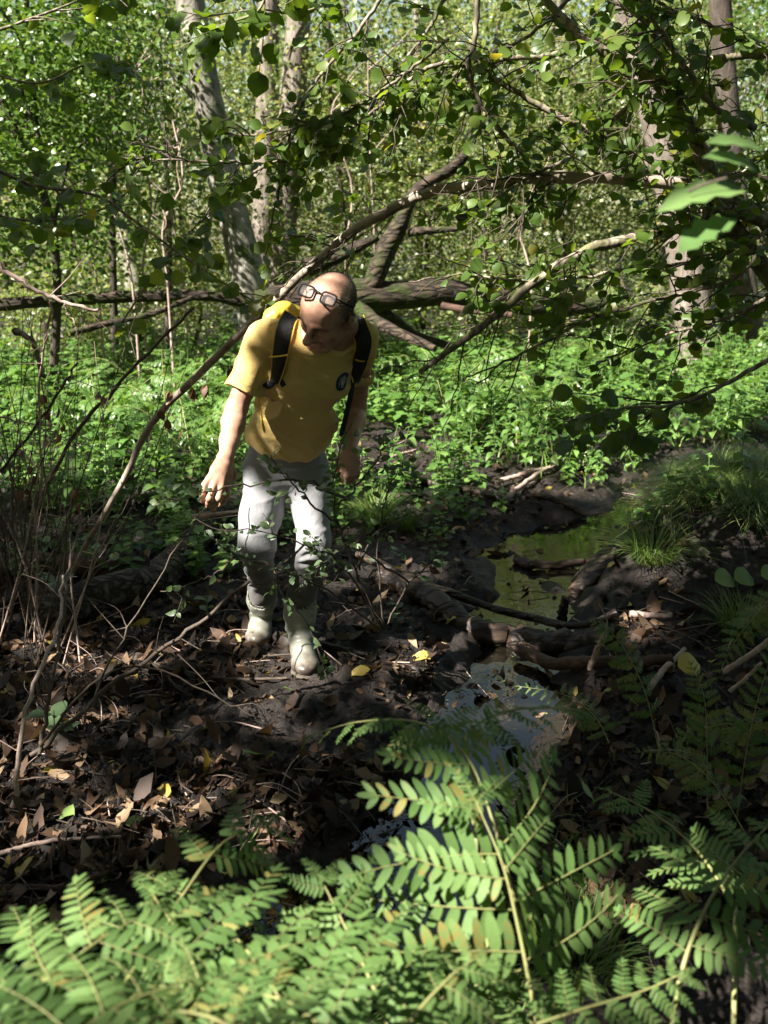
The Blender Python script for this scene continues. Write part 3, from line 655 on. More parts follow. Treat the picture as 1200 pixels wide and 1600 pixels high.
def onground(p, dz=0): p = np.array(p, float); p[2] = float(gz(p[0], p[1]))+dz; return p
LT = onground(G(480, 1073, .02)); LH = onground(LT+np.array([-.055, .27, 0])); LT[2] = LH[2] = max(LT[2], LH[2])-.012
RT = onground(G(401, 1016, .02)); RH = onground(RT+np.array([.0, .25, 0])); RT[2] = RH[2] = max(RT[2], RH[2])-.015
ankle = lambda toe, heel: heel+norm(toe-heel)*.055+np.array([0, 0, .115])
LTOP, RTOP = P(470, 936, 3.372), P(410, 926, 3.44)
# ---- joints
HC, CC, UC = P(447, 705, 3.40), P(480, 585, 3.17), P(492, 535, 3.10)
RS, LS = P(412, 528, 3.11), P(566, 526, 3.15)
RE_, RW = P(369, 640, 3.08), P(354, 710, 2.91)
LE_, LW = P(557, 640, 3.33), P(547, 700, 3.18)
NB = P(505, 522, 3.13)
RHIP, RKN, RAN = P(415, 735, 3.42), P(401, 856, 3.27), ankle(RT, RH)
LHIP, LKN, LAN = P(482, 735, 3.43), P(492, 850, 3.27), ankle(LT, LH)
SIDE = norm(LS-RS); TAX = norm(CC-HC)
# head frame
hp, hy = math.radians(40), math.radians(33)
F0 = np.array([0, -math.cos(hp), -math.sin(hp)]); HU = np.array([0, -math.sin(hp), math.cos(hp)]); R0 = np.array([1., 0, 0])
HF = F0*math.cos(hy)-R0*math.sin(hy); HR = R0*math.cos(hy)+F0*math.sin(hy)
HB = np.stack([HR, HF, HU], -1)          # local -> world
HO = P(513, 486, 2.98); HS = .985
def hd(*p): return HO + HB@(np.array(p)*HS)

person = thing('person', 'balding man in mustard t-shirt, grey trousers and pale rubber boots, leaning forward', 'person', (HC[0], 3.42, float(gz(HC[0], 3.42))))

# ---- body: one continuous skin surface (head, neck, arms, hands, core, legs)
B = Field((-.72, 2.62, .0), (.28, 3.66, 1.66), .0042)
def E(c, r, k=.02, sub=False): B.ell(hd(*c), np.array(r)*HS, HB, k*HS, sub)
def K(a, b, r0, r1=None, k=.015, sub=False): B.cap(hd(*a), hd(*b), r0*HS, (r1 or r0)*HS, k*HS, sub)
E((0, -.012, .040), (.077, .098, .084)); E((0, .03, -.03), (.062, .066, .086), .03)
E((0, .02, .035), (.070, .078, .078), .03)
E((0, .072, -.100), (.026, .022, .020), .03)
for s in (-1, 1):
    K((s*.058, .0, -.055), (s*.024, .066, -.102), .017, .016, .03)
    E((s*.040, .064, -.030), (.022, .020, .020), .025)
    K((s*.012, .094, .016), (s*.048, .074, .014), .010, .009, .016)
    E((s*.033, .099, -.006), (.018, .016, .0135), .012, True)
    E((s*.032, .079, -.008), (.0155, .0155, .0135), .006)
    E((s*.013, .107, -.039), (.010, .011, .009), .010)
    B.ell(hd(s*.085, -.012, -.008), np.array((.010, .024, .036))*HS, HB@np.array([[1, s*.35, 0], [-s*.35, 1, .2], [0, -.2, 1]]), .008)
    E((s*.086, -.004, -.004), (.006, .011, .017), .006, True)
    E((s*.079, .004, -.030), (.008, .009, .012), .01)
    K((s*.024, .098, -.052), (s*.032, .078, -.085), .0035, .003, .012, True)
K((0, .092, .008), (0, .126, -.032), .0085, .013, .012); E((0, .126, -.036), (.014, .013, .011), .01)
K((-.022, .088, -.066), (.022, .088, -.066), .0075, .0075, .010); K((-.016, .090, -.079), (.016, .090, -.079), .008, .008, .010)
K((-.027, .101, -.0725), (.027, .101, -.0725), .0042, .0042, .005, True)
K((0, -.045, -.06), (0, -.07, -.15), .052, .055, .03)
B.cap(hd(0, -.06, -.10), NB, .053, .060, .03)
B.slab(HC, CC, (.105, .06), (.12, .07), SIDE, .04); B.slab(CC, UC, (.12, .07), (.10, .06), SIDE, .04); B.cap(RS, LS, .045, .045, .04)
B.cap(NB, UC, .06, .07, .03)
B.chain([RS, RE_], [.044, .037], .02); B.chain([LS, LE_], [.043, .036], .02)
mid = lambda a, b, t: a+(b-a)*t
B.chain([RE_, mid(RE_, RW, .3), mid(RE_, RW, .7), RW], [.036, .039, .031, .026], .02)
B.chain([LE_, mid(LE_, LW, .3), LW], [.036, .038, .025], .02)
def hand(wr, kn, pips, tips, thumb, k=.007):
    kc = np.mean(kn, axis=0); wid = norm(kn[0]-kn[3])
    B.slab(mid(wr, kc, .15), mid(wr, kc, .55), (.028, .020), (.039, .017), wid, .02)
    for i, q in enumerate(kn):
        B.cap(mid(wr, q, .35), q, .015, .0115, .012)
    for a, b, c, r in zip(kn, pips, tips, (.0098, .0102, .0096, .0086)):
        d = mid(b, c, .5)+(norm(b-a)*.002); B.chain([a, b, d, c], [r+.001, r+.0004, r-.0006, r-.0016], k)
    B.chain(thumb, [.017, .0125, .011, .0095], .012)
hand(RW, [P(357, 757, 2.86), P(345, 763, 2.825), P(332, 764, 2.81), P(320, 758, 2.815)],
     [P(354, 774, 2.835), P(341, 779, 2.80), P(327, 779, 2.785), P(316, 772, 2.795)],
     [P(343, 789, 2.86), P(333, 795, 2.83), P(325, 791, 2.82), P(316.5, 784, 2.825)],
     [P(359, 727, 2.92), P(364, 742, 2.92), P(362, 755, 2.91), P(356, 766, 2.905)])
hand(LW, [P(536, 724, 3.12), P(543, 728, 3.11), P(551, 728, 3.12), P(558, 724, 3.13)],
     [P(535, 738, 3.10), P(542, 744, 3.09), P(551, 743, 3.10), P(559, 738, 3.11)],
     [P(538, 748, 3.13), P(544, 754, 3.125), P(551, 752, 3.13), P(558, 746, 3.14)],
     [P(536, 712, 3.15), P(530, 720, 3.14), P(529, 730, 3.14), P(531, 738, 3.145)])
for a, b, c, d in ((RHIP, RKN, RTOP, RAN), (LHIP, LKN, LTOP, LAN)): B.chain([a, b, c, d], [.055, .038, .032, .028], .02)
B.displace(lambda X: .0007*vnoise3(X[:, 0]*60, X[:, 1]*60, X[:, 2]*60, 5))
def skin_material():
    m, nt, N, L, pb = new_mat('skin')
    v = coord(nt); a = noise_node(nt, v, 22, 4, .6); b = noise_node(nt, v, 260, 3, .6)
    f = math_node(nt, 'ADD', math_node(nt, 'MULTIPLY', a, .7), math_node(nt, 'MULTIPLY', b, .3))
    L.new(ramp(nt, f, [(.35, (.33, .17, .115)), (.5, (.43, .24, .165)), (.65, (.50, .30, .215))]), pb.inputs['Base Color'])
    pb.inputs['Roughness'].default_value = .48; pb.inputs['Specular IOR Level'].default_value = .4
    pb.inputs['Subsurface Weight'].default_value = .12; pb.inputs['Subsurface Radius'].default_value = (.012, .005, .003); pb.inputs['Subsurface Scale'].default_value = .6
    L.new(bump_node(nt, b, .25, .0015), pb.inputs['Normal']); return m
M['skin'] = skin_material()
VB, FB = B.surface()
body = part('body', [(VB, FB)], M['skin'], person)
body_bvh = BVHTree.FromPolygons([tuple(v) for v in VB], [tuple(f) for f in FB])

# ---- hair: cropped strands over the sides and back of the head, and eyebrows
def strands(name, n, region, length, width, col, lay=.6):
    sel = np.linalg.norm(VB-HO, axis=1) < .17
    L = ((VB[sel]-HO)@HB)/HS; W = region(L); pool = np.nonzero(W > 0)[0]
    pr = W[pool]/W[pool].sum(); pk = rng.choice(pool, n, p=pr)
    q = L[pk]+rng.normal(0, .0016, (n, 3)); pos = []; nr = []
    for p in (HO+(q*HS)@HB.T):
        co, no, _, _ = body_bvh.find_nearest(Vector(p)); pos.append(co); nr.append(no)
    pos = np.array(pos); nr = np.array(nr)
    flow = norm(-HF-HU*.6+rng.normal(0, .35, (n, 3))); d = norm(nr*(1-lay)+flow*lay); sdv = norm(np.cross(d, nr))
    ln = length*rng.uniform(.6, 1.3, (n, 1))
    V = np.stack([pos-sdv*width/2, pos+sdv*width/2, pos+d*ln+nr*.0008], 1).reshape(-1, 3)
    return part(name, [(V, np.arange(n*3).reshape(-1, 3))], col, person)
M['hair'] = plain_mat('hair', [(.3, (.045, .036, .03)), (.7, (.13, .11, .095))], .7, 200, 0)
def hair_region(L):
    x, y, z = L.T
    side = .15*sstep(.06, .02, y)*sstep(.1, .08, z)*sstep(-.03, 0, z)+.85*sstep(.035, -.015, y-.25*np.maximum(z, 0)+.5*np.maximum(-z, 0))*sstep(.098, .07, z+.25*np.maximum(y, 0))*sstep(-.045, -.015, z)
    front = .10*sstep(.10, .085, np.abs(y))*sstep(.07, .09, z)
    ear = np.exp(-((y+.008)**2+(z+.008)**2)/(.022**2))*(np.abs(x) > .068)
    return np.clip(side+front*sstep(.02, .05, np.abs(x)), 0, 1)*(1-np.clip(1.6*ear, 0, 1))
hair = strands('hair', 9500, hair_region, .0075, .0011, M['hair'])
def brow(s): return lambda L: ((np.abs(L[:, 0]-s*.032) < .021) & (np.abs(L[:, 2]-.019+.10*np.abs(np.abs(L[:, 0])-.026)) < .0055) & (L[:, 1] > .05)).astype(float)
for s in (-1, 1): strands('eyebrow', 420, brow(s), .008, .0012, M['hair'], .75)

# ---- clothes
def weave(name, c1, c2, scale=700, rough=.85, big=9):
    m, nt, N, L, pb = new_mat(name)
    v = coord(nt); a = noise_node(nt, v, big, 4, .6); b = noise_node(nt, v, scale, 2, .5); c = noise_node(nt, v, 28, 4, .6, 1.2)
    L.new(ramp(nt, math_node(nt, 'ADD', math_node(nt, 'MULTIPLY', a, .7), math_node(nt, 'MULTIPLY', b, .3)), [(.35, c1), (.65, c2)]), pb.inputs['Base Color'])
    pb.inputs['Roughness'].default_value = rough; pb.inputs['Specular IOR Level'].default_value = .2; pb.inputs['Sheen Weight'].default_value = .15
    L.new(bump_node(nt, c, .4, .008, bump_node(nt, b, .15, .001)), pb.inputs['Normal']); return m
M['shirt'] = weave('shirt_cotton', (.56, .39, .135), (.66, .475, .175))
M['trousers'] = weave('trouser_denim', (.21, .21, .22), (.28, .28, .29), 500)
nt = M['trousers'].node_tree; pb = nt.nodes['Principled BSDF']; src = pb.inputs['Base Color'].links[0].from_socket     # shadow on the shins painted into the cloth, patchy and darker downward
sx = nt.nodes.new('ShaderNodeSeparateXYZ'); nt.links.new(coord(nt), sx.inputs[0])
shin_shade = math_node(nt, 'ADD', math_node(nt, 'MULTIPLY', sx.outputs[2], -1.9), math_node(nt, 'ADD', noise_node(nt, coord(nt), 13, 6, .72), .78))
mk = ramp(nt, shin_shade, [(.30, (0, 0, 0)), (.62, (.8, .8, .8))]); mxm = nt.nodes.new('ShaderNodeMix'); mxm.data_type = 'RGBA'; nt.links.new(mk, mxm.inputs[0]); nt.links.new(src, mxm.inputs[6]); mxm.inputs[7].default_value = (.05, .042, .035, 1); nt.links.new(mxm.outputs[2], pb.inputs['Base Color'])
S_ = Field((-.62, 2.84, .80), (.20, 3.62, 1.56), .0046)
S_.slab(HC-TAX*.06, CC, (.160, .112), (.160, .112), SIDE, .04); S_.slab(CC, UC, (.160, .112), (.138, .080), SIDE, .05)
S_.cap(RS, LS, .050, .050, .05)
rdirn, ldirn = norm(RE_-RS), norm(LE_-LS)
RSE, LSE = RS+rdirn*.185, LS+ldirn*.185
S_.chain([RS, RSE+rdirn*.03], [.057, .059], .035); S_.chain([LS, LSE+ldirn*.03], [.055, .056], .035)
S_.cap(NB-HU*.02, NB+norm(hd(0, -.05, -.1)-NB)*.12, .078, .084, .012, True)
axn = norm(hd(0, -.05, -.1)-NB)
# cut at hem and at sleeve ends (each plane only acts near its own end)
X = S_.coords(); dh = -((X-P(447, 678, 3.37))@TAX.astype(np.float32)); S_.D = np.maximum(S_.D, np.where(np.linalg.norm(X-HC, axis=-1) < .35, dh, -1).astype(np.float32))
for s0, e0, d0 in ((RS, RSE, rdirn), (LS, LSE, ldirn)):
    de = (X-e0)@d0.astype(np.float32); near = np.linalg.norm(X-(e0+d0*.05), axis=-1) < .15
    S_.D = np.maximum(S_.D, np.where(near, de, -1).astype(np.float32))
# hollow openings so that sleeves and hem have a real edge
def hollow(c, d, rad, r0, depth):
    S_.cap(np.asarray(c)-d*depth, np.asarray(c)+d*.02, r0, r0*1.03, .004, True)
hollow(RSE, rdirn, 0, .051, .05); hollow(LSE, ldirn, 0, .049, .05)
del X
def folds(X):
    q = (X-HC); t = q@TAX; u = q@SIDE; w = q@np.cross(TAX, SIDE)
    n = vnoise3(u*6+t*5, t*9-u*4, w*5, 3)
    n2 = vnoise3(u*5, t*22+u*10+3*n, w*5, 7)
    low = sstep(.32, .02, t)
    pull = np.sin((t*1.2-np.abs(u)*.9)*46+3*n)*sstep(.05, .14, np.abs(u))*sstep(.42, .25, t)
    rg = (1-np.abs(vnoise3(u*7+t*6, t*13-u*np.sign(u)*9, w*6, 41)))**4; rg2 = (1-np.abs(vnoise3(u*4, t*26+u*14, w*5, 43)))**4*(.25+low)
    return -(.007*(rg-.3) + .007*(rg2-.2) + .008*n + (.003+.003*low)*n2 + .0045*pull + .002*vnoise3(X[:, 0]*30, X[:, 1]*30, X[:, 2]*30, 2))
S_.displace(folds)
VS, FS = S_.surface()
shirt = part('shirt', [(VS, FS)], M['shirt'], person)
shirt_bvh = BVHTree.FromPolygons([tuple(v) for v in VS], [tuple(f) for f in FS])

T = Field((-.62, 3.02, .12), (.06, 3.72, 1.02), .0048)
T.slab(P(447, 688, 3.40), P(447, 738, 3.43), (.146, .095), (.146, .10), SIDE, .04)
T.chain([RHIP, mid(RHIP, RKN, .5), RKN], [.086, .080, .066], .03); T.chain([RKN, RTOP, RAN], [.064, .050, .035], .03)
T.chain([LHIP, mid(LHIP, LKN, .5), LKN], [.082, .073, .061], .03); T.chain([LKN, LTOP, LAN], [.060, .051, .035], .03)
def tfolds(X):
    z = X[:, 2]; n = vnoise3(X[:, 0]*8, X[:, 1]*8, z*7, 13); n2 = vnoise3(X[:, 0]*9+z*6, X[:, 1]*9, z*30+4*n, 15); n3 = vnoise3(X[:, 0]*16, X[:, 1]*16, z*12, 18)
    knee = np.exp(-((z-.50)/.11)**2)+.8*np.exp(-((z-.86)/.06)**2)+.5*sstep(.46, .40, z)*sstep(.30, .36, z)
    q_ = sstep(.27, .33, z)
    ring = np.sin(z*95+6*n+X[:, 0]*25)
    rg = (1-np.abs(vnoise3(X[:, 0]*6+z*4, X[:, 1]*6, z*17, 55)))**4
    return -(.006*n+(.0015+.0055*knee)*n2+.003*n3+.0025*knee*ring+.006*(rg-.25))*(.25+.75*q_)
XT = T.coords()
for tp, an in ((LTOP, LAN), (RTOP, RAN)):
    dn = norm(an-tp); c0 = tp+dn*.03; T.D = np.maximum(T.D, np.where(np.linalg.norm(XT-(c0+dn*.12), axis=-1) < .155, (XT-c0)@dn.astype(np.float32), -1).astype(np.float32))
del XT
T.displace(tfolds)
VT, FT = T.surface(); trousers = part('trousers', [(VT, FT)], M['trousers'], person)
t_bvh = BVHTree.FromPolygons([tuple(v) for v in VT], [tuple(f) for f in FT])

def boot_material():
    m, nt, N, L, pb = new_mat('rubber_boot')
    v = coord(nt, 'Object'); n = noise_node(nt, v, 10, 6, .7); g = N.new('ShaderNodeSeparateXYZ'); L.new(v, g.inputs[0])
    f = math_node(nt, 'ADD', math_node(nt, 'MULTIPLY', g.outputs[2], -4.0), n)
    f = math_node(nt, 'ADD', f, .12)
    L.new(ramp(nt, f, [(.0, (.25, .255, .215)), (.25, (.22, .22, .18)), (.42, (.14, .12, .09)), (.56, (.045, .034, .026))]), pb.inputs['Base Color'])
    pb.inputs['Roughness'].default_value = .42; L.new(bump_node(nt, n, .25, .004), pb.inputs['Normal']); return m
M['boot'] = boot_material()
M['boot_sole'] = plain_mat('boot_sole', [(.3, (.03, .024, .018)), (.7, (.09, .07, .05))], .7)
def boot(toe, heel, top, r_top):
    z0 = .5*(toe[2]+heel[2])
    lo = np.minimum(np.minimum(toe, heel), top)-.1; hi = np.maximum(np.maximum(toe, heel), top)+.1
    f = Field(lo, hi, .0044)
    fw = norm(toe-heel); sd = norm(np.cross(fw, [0, 0, 1])); up = np.array([0, 0, 1.])
    ank = heel+fw*.055+up*.115
    f.chain([top+norm(top-ank)*.03, mid(ank, top, .5), ank], [r_top, r_top*.93, .047], .03)
    f.slab(heel+fw*.04+up*.045, heel+fw*.12+up*.048, (.036, .045), (.037, .044), sd, .03)
    f.slab(heel+fw*.10+up*.045, toe-fw*.06+up*.036, (.038, .044), (.049, .034), sd, .04)
    f.ell(toe-fw*.055+up*.035, (.049, .062, .034), np.stack([sd, fw, up], -1), .03)
    f.cap(ank, toe-fw*.10+up*.055, .042, .030, .04)
    f.cut(heel+up*.012, up)
    f.cut(top, -norm(top-ank)); f.cap(top-norm(top-ank)*.06, top+norm(top-ank)*.05, r_top-.006, r_top-.006, .004, True)
    def wr(X):
        q = X-ank; n = vnoise3(X[:, 0]*12, X[:, 1]*12, X[:, 2]*9, 3)
        return -(.003*n + .0035*np.exp(-((q@up)/.05)**2)*np.sin(q@(up*.9-fw*.5)*120+3*n)*sstep(-.04, .03, q@fw+.03))
    f.displace(wr)
    V, F = f.surface()
    b = thing('rubber_boot', None, None, (heel[0], heel[1], z0)); b.parent = person; b.location = np.array(b.location)-np.array(person.location)
    part('upper', [(V, F)], M['boot'], b)
    s = Field(lo-.02, hi, .005)
    s.slab(heel+fw*.03+up*.008, heel+fw*.11+up*.008, (.038, .014), (.039, .014), sd, .03); s.slab(heel+fw*.10+up*.008, toe-fw*.05+up*.008, (.040, .014), (.053, .014), sd, .03)
    s.ell(toe-fw*.055+up*.008, (.053, .066, .014), np.stack([sd, fw, up], -1), .02)
    V, F = s.surface(); part('sole', [(V, F)], M['boot_sole'], b)
boot(LT, LH, LTOP, .066); boot(RT, RH, RTOP, .064)

# collar rib round the neck
cr_ = []
cu = norm(np.cross(axn, [0, 1., 0])); cv = np.cross(axn, cu)
for a in np.linspace(0, 2*math.pi, 28, endpoint=False):
    co, no, _, _ = shirt_bvh.find_nearest(Vector(NB+axn*.035+(cu*math.cos(a)+cv*math.sin(a))*.086)); cr_.append(np.array(co)+np.array(no)*.001)
cr_ = np.array(cr_); cr_ = (cr_+np.roll(cr_, 1, 0)+np.roll(cr_, -1, 0))/3
link('collar', mesh('collar', wm(tube(np.vstack([cr_, cr_[:2]]), .0065, 6, cap=False)), M['shirt'], np.array(person.location)), shirt)
# ---- chest badge, glasses, backpack
def hit(px, py, bvh=shirt_bvh, y0=1.0):
    o = np.array([0, 0, CAM_H]); d = norm(P(px, py, 3.0)-o)
    r = bvh.ray_cast(Vector(o), Vector(d))
    return (np.array(r[0]), np.array(r[1])) if r[0] is not None else (P(px, py, 3.15), -d)
M['badge'] = plain_mat('badge_print', [(.3, (.018, .024, .06)), (.7, (.028, .04, .085))], .8, 200, .1)
M['badge_white'] = plain_mat('badge_line', [(.3, (.45, .45, .47)), (.7, (.58, .58, .6))], .8, 200, .1)
bc, bn = hit(535, 596)
bu = norm(np.array([.55, 0, .83]) - bn*np.dot([.55, 0, .83], bn)); bv = np.cross(bn, bu)
def on_shirt(u, v, off):
    p = bc+bu*u+bv*v; co, no, _, _ = shirt_bvh.find_nearest(Vector(p)); return np.array(co)+np.array(no)*off
ring = [on_shirt(0, 0, .003)]; Fb = []
for r in (.5, 1):
    for a in range(24): ring.append(on_shirt(.035*r*math.cos(a*math.pi/12), .026*r*math.sin(a*math.pi/12), .003 if r < 1 else .0015))
for a in range(24): Fb.append((0, 1+a, 1+(a+1) % 24))
Fq = [(1+a, 25+a, 25+(a+1) % 24, 1+(a+1) % 24) for a in range(24)]
badge = part('badge', [(np.array(ring), np.array(Fb)), (np.array(ring), np.array(Fq))], M['badge'], person)
ls = []
def bline(pts, r=.0011):
    ls.extend(wm(tube(catmull([on_shirt(u, v, .0035) for u, v in pts], 8), r, 4)))
bline([(-.021, -.004), (.0, .0), (.020, .002)], .0012); bline([(-.02, -.009), (.004, -.007), (.02, -.004)], .0009); bline([(-.017, .009), (.002, .012), (.017, .008)], .0009)
bline([(-.012, .002), (.008, .006), (.012, -.004), (-.01, -.003)], .0012); bline([(-.022, .004), (-.01, .014)], .0009); bline([(.005, .015), (.022, .004)], .0009)
link('badge_emblem', mesh('badge_emblem', ls, M['badge_white'], np.array(person.location)), badge)

M['frame_black'] = plain_mat('frame_black', [(0, (.006, .006, .006))], .6, 10, 0, spec=.15)
mg, nt, N, L, pb = new_mat('lens_glass'); pb.inputs['Roughness'].default_value = .03; pb.inputs['Base Color'].default_value = (.3, .3, .3, 1); pb.inputs['Specular IOR Level'].default_value = 1
tb0 = N.new('ShaderNodeBsdfTransparent'); ms0 = N.new('ShaderNodeMixShader'); ms0.inputs[0].default_value = .10; L.new(tb0.outputs[0], ms0.inputs[1]); L.new(pb.outputs[0], ms0.inputs[2]); L.new(ms0.outputs[0], N['Material Output'].inputs['Surface']); M['lens'] = mg
gc = .5*(P(484, 457.5, 2.865)+P(511.5, 467.5, 2.85))
def head_hit(px, py, off):
    p, n = hit(px, py, body_bvh); return p+n*off
c1, c2 = head_hit(484, 458, .016), head_hit(512, 468, .014)
gx_ = norm(c2-c1); gn = norm(.5*(hit(484, 458, body_bvh)[1]+hit(512, 468, body_bvh)[1])); gn = norm(gn-gx_*gn.dot(gx_)); gyv = np.cross(gn, gx_)
glasses = thing('glasses', 'black rimmed glasses pushed up on the forehead of the man', 'glasses', .5*(c1+c2))
def rr(c, w=.0245, h=.0185, k=4, n=20):
    a = np.linspace(0, 2*math.pi, n, endpoint=False)
    cx = np.sign(np.cos(a))*np.abs(np.cos(a))**(2/k)*w; cy = np.sign(np.sin(a))*np.abs(np.sin(a))**(2/k)*h
    return c+cx[:, None]*gx_+cy[:, None]*gyv
fr = []
for c in (c1, c2):
    lp = rr(c); fr += tube(np.vstack([lp, lp[:2]]), .0035, 6, cap=False)
    part('lens', [(np.vstack([lp+gn*.0008, lp-gn*.0008, [c+gn*.001], [c-gn*.001]]), np.array([(i, (i+1) % 20, 40) for i in range(20)]+[((i+1) % 20+20, i+20, 41) for i in range(20)]))], M['lens'], glasses, smooth=False)
fr += tube(catmull([c1+gx_*.0235+gyv*.006, .5*(c1+c2)+gyv*.010+gn*.002, c2-gx_*.0235+gyv*.006], 7), .0028, 5)
part('frame', wm(fr), M['frame_black'], glasses)
for c, s, tip in ((c2, 1, hd(.079, -.02, .045)), (c1, -1, hd(-.081, -.02, .045))):
    e = c+s*gx_*.026+gyv*.008; m1 = .5*(e+tip)
    co, no, _, _ = body_bvh.find_nearest(Vector(m1)); m1 = np.array(co)+np.array(no)*.005
    co, no, _, _ = body_bvh.find_nearest(Vector(tip)); tp = np.array(co)+np.array(no)*.004
    part('temple', wm(tube(catmull([e, m1, tp], 9), .0026, 5)), M['frame_black'], glasses)

BACK = norm(np.cross(SIDE, TAX)); BACK = BACK if BACK[1] > 0 else -BACK
bagc = CC+BACK*.205-TAX*.07
backpack = thing('backpack', 'black backpack with yellow trim worn on the back of the man', 'backpack', bagc)
M['bag_black'] = plain_mat('bag_nylon', [(.3, (.008, .008, .008)), (.7, (.02, .019, .018))], .75, 70, .8, .006)
M['bag_yellow'] = plain_mat('bag_yellow', [(.3, (.62, .42, .04)), (.7, (.75, .55, .08))], .5, 120, .3)
bf_ = Field(bagc-.42, bagc+.42, .008)
bf_.slab(bagc-TAX*.17, bagc+TAX*.14, (.135, .085), (.115, .06), SIDE, .05); bf_.displace(lambda X: -.008*vnoise3(X[:, 0]*14, X[:, 1]*14, X[:, 2]*14, 9))
part('bag', [bf_.surface()], M['bag_black'], backpack)
tb = Field(bagc-.42, bagc+.48, .006)
q0 = P(420, 497, 3.24); q1 = P(458, 489, 3.26)
tb.chain([P(416, 506, 3.2), P(430, 494, 3.22), P(444, 488, 3.24), P(462, 486, 3.27)], [.016, .030, .032, .026], .03); tb.displace(lambda X: -.006*vnoise3(X[:, 0]*40, X[:, 1]*40, X[:, 2]*40, 4))
part('rain_cover', [tb.surface()], M['bag_yellow'], backpack)
def strap(name, px, w, th, mat, off=.004, parent=backpack, n=18):
    hs = [hit(*p) for p in px]; pts = catmull([h[0]+h[1]*off for h in hs], n); nr = norm(catmull([h[1] for h in hs], n))
    T_ = norm(np.gradient(pts, axis=0)); sdv = norm(np.cross(T_, nr)); W = np.broadcast_to(np.interp(np.linspace(0, 1, n), np.linspace(0, 1, len(np.atleast_1d(w))), np.atleast_1d(w)), (n,))
    prof = [(-.5, -.3), (-.5, .45), (-.42, .9), (0, 1), (.42, .9), (.5, .45), (.5, -.3)]
    V = np.concatenate([pts+sdv*(W*a)[:, None]+nr*(th*b) for a, b in prof]); k = len(prof)
    F = [(j*n+i, j*n+i+1, ((j+1) % k)*n+i+1, ((j+1) % k)*n+i) for j in range(k) for i in range(n-1)]
    for e in (0, n-1): F += [(0*n+e, 1*n+e, 2*n+e, 3*n+e), (3*n+e, 4*n+e, 5*n+e, 6*n+e)]
    sp = part(name, [(V, np.array(F))], mat, parent)
    return sp, pts, nr, sdv, W
for px in ([(457, 492), (449, 508), (443, 530), (439, 555), (436, 578), (431, 596)], [(557, 500), (565, 514), (567, 535), (563, 560), (556, 582), (551, 598)]):
    sp, pts, nr, sdv, W = strap('shoulder_strap', px, [.058, .060, .052, .036], .014, M['bag_black'])
    for s in (-1, 1):
        e = wm(tube(pts+sdv*(W*.5*s)[:, None]+nr*.006, .003, 5))
        part('piping', e, M['bag_yellow'], sp)
    b, bp, bnr, bs, _ = strap('strap_band', [(px[3][0]-13, px[3][1]-3), px[3], (px[3][0]+13, px[3][1]-4)], .006, .003, M['bag_yellow'], .019, sp, 8)
strap('webbing', [(428, 594), (421, 600), (413, 604)], .028, .004, M['bag_black'])
strap('webbing', [(436, 592), (441, 598), (444, 603)], .018, .004, M['bag_black'])
strap('webbing', [(551, 594), (547, 622), (540, 652), (533, 682)], .018, .004, M['bag_black'])
strap('cord', [(404, 606), (406, 630), (409, 655), (412, 672)], .006, .003, M['bag_yellow'], .003)
# ---------------------------------------------------------------- leafy twigs
def pxpath(p):
    """[(px, py, Y), ...] -> world polyline"""
    return np.array([P(*q) for q in p])
def twig_leaves(pts, n, size, t0=.12, up=.55, face=.5, jit=.45, droop=.35, jpos=.012):
    """alternate leaves along a twig: positions, axes, normals, sizes"""
    L = len(pts); t = np.sort(rng.uniform(t0, 1, n)); i = np.clip((t*(L-1)).astype(int), 0, L-2); f = (t*(L-1)-i)[:, None]
    pos = pts[i]*(1-f)+pts[i+1]*f; T_ = norm(pts[i+1]-pts[i]); side = norm(np.cross(T_, [0, 0, 1.0])+1e-6)
    sg = np.where(np.arange(n) % 2 == 0, 1, -1)[:, None]
    ax = norm(side*sg*.8+T_*.45+np.array([0, 0, -droop])+rng.normal(0, .3, (n, 3)))
    nr = norm(np.array([0, -face, up])+rng.normal(0, jit, (n, 3)))
    return pos+ax*jpos+rng.normal(0, .006, (n, 3)), ax, nr, size*rng.uniform(.65, 1.2, n)
def sub_twigs(pts, k, length, rad, drop=.25, t0=.1, t1=1.0, spread=1.0):
    out = []
    for t in np.sort(rng.uniform(t0, t1, k)):
        i = int(t*(len(pts)-2)); T_ = norm(pts[i+1]-pts[i]); s = norm(np.cross(T_, [0, 0, 1.0])+1e-6)
        d = norm(T_*.7+s*rng.choice([-1, 1])*spread*rng.uniform(.3, 1)+np.array([0, 0, rng.normal(-.1, .55)]))
        ln = length*rng.uniform(.5, 1.2); b = d+np.array([0, 0, -drop])+rng.normal(0, .25, 3)
        p = pts[i]; mid = p+d*ln*.5+rng.normal(0, .02, 3)
        out.append(catmull([p, mid, mid+norm(b)*ln*.5], 8))
    return out
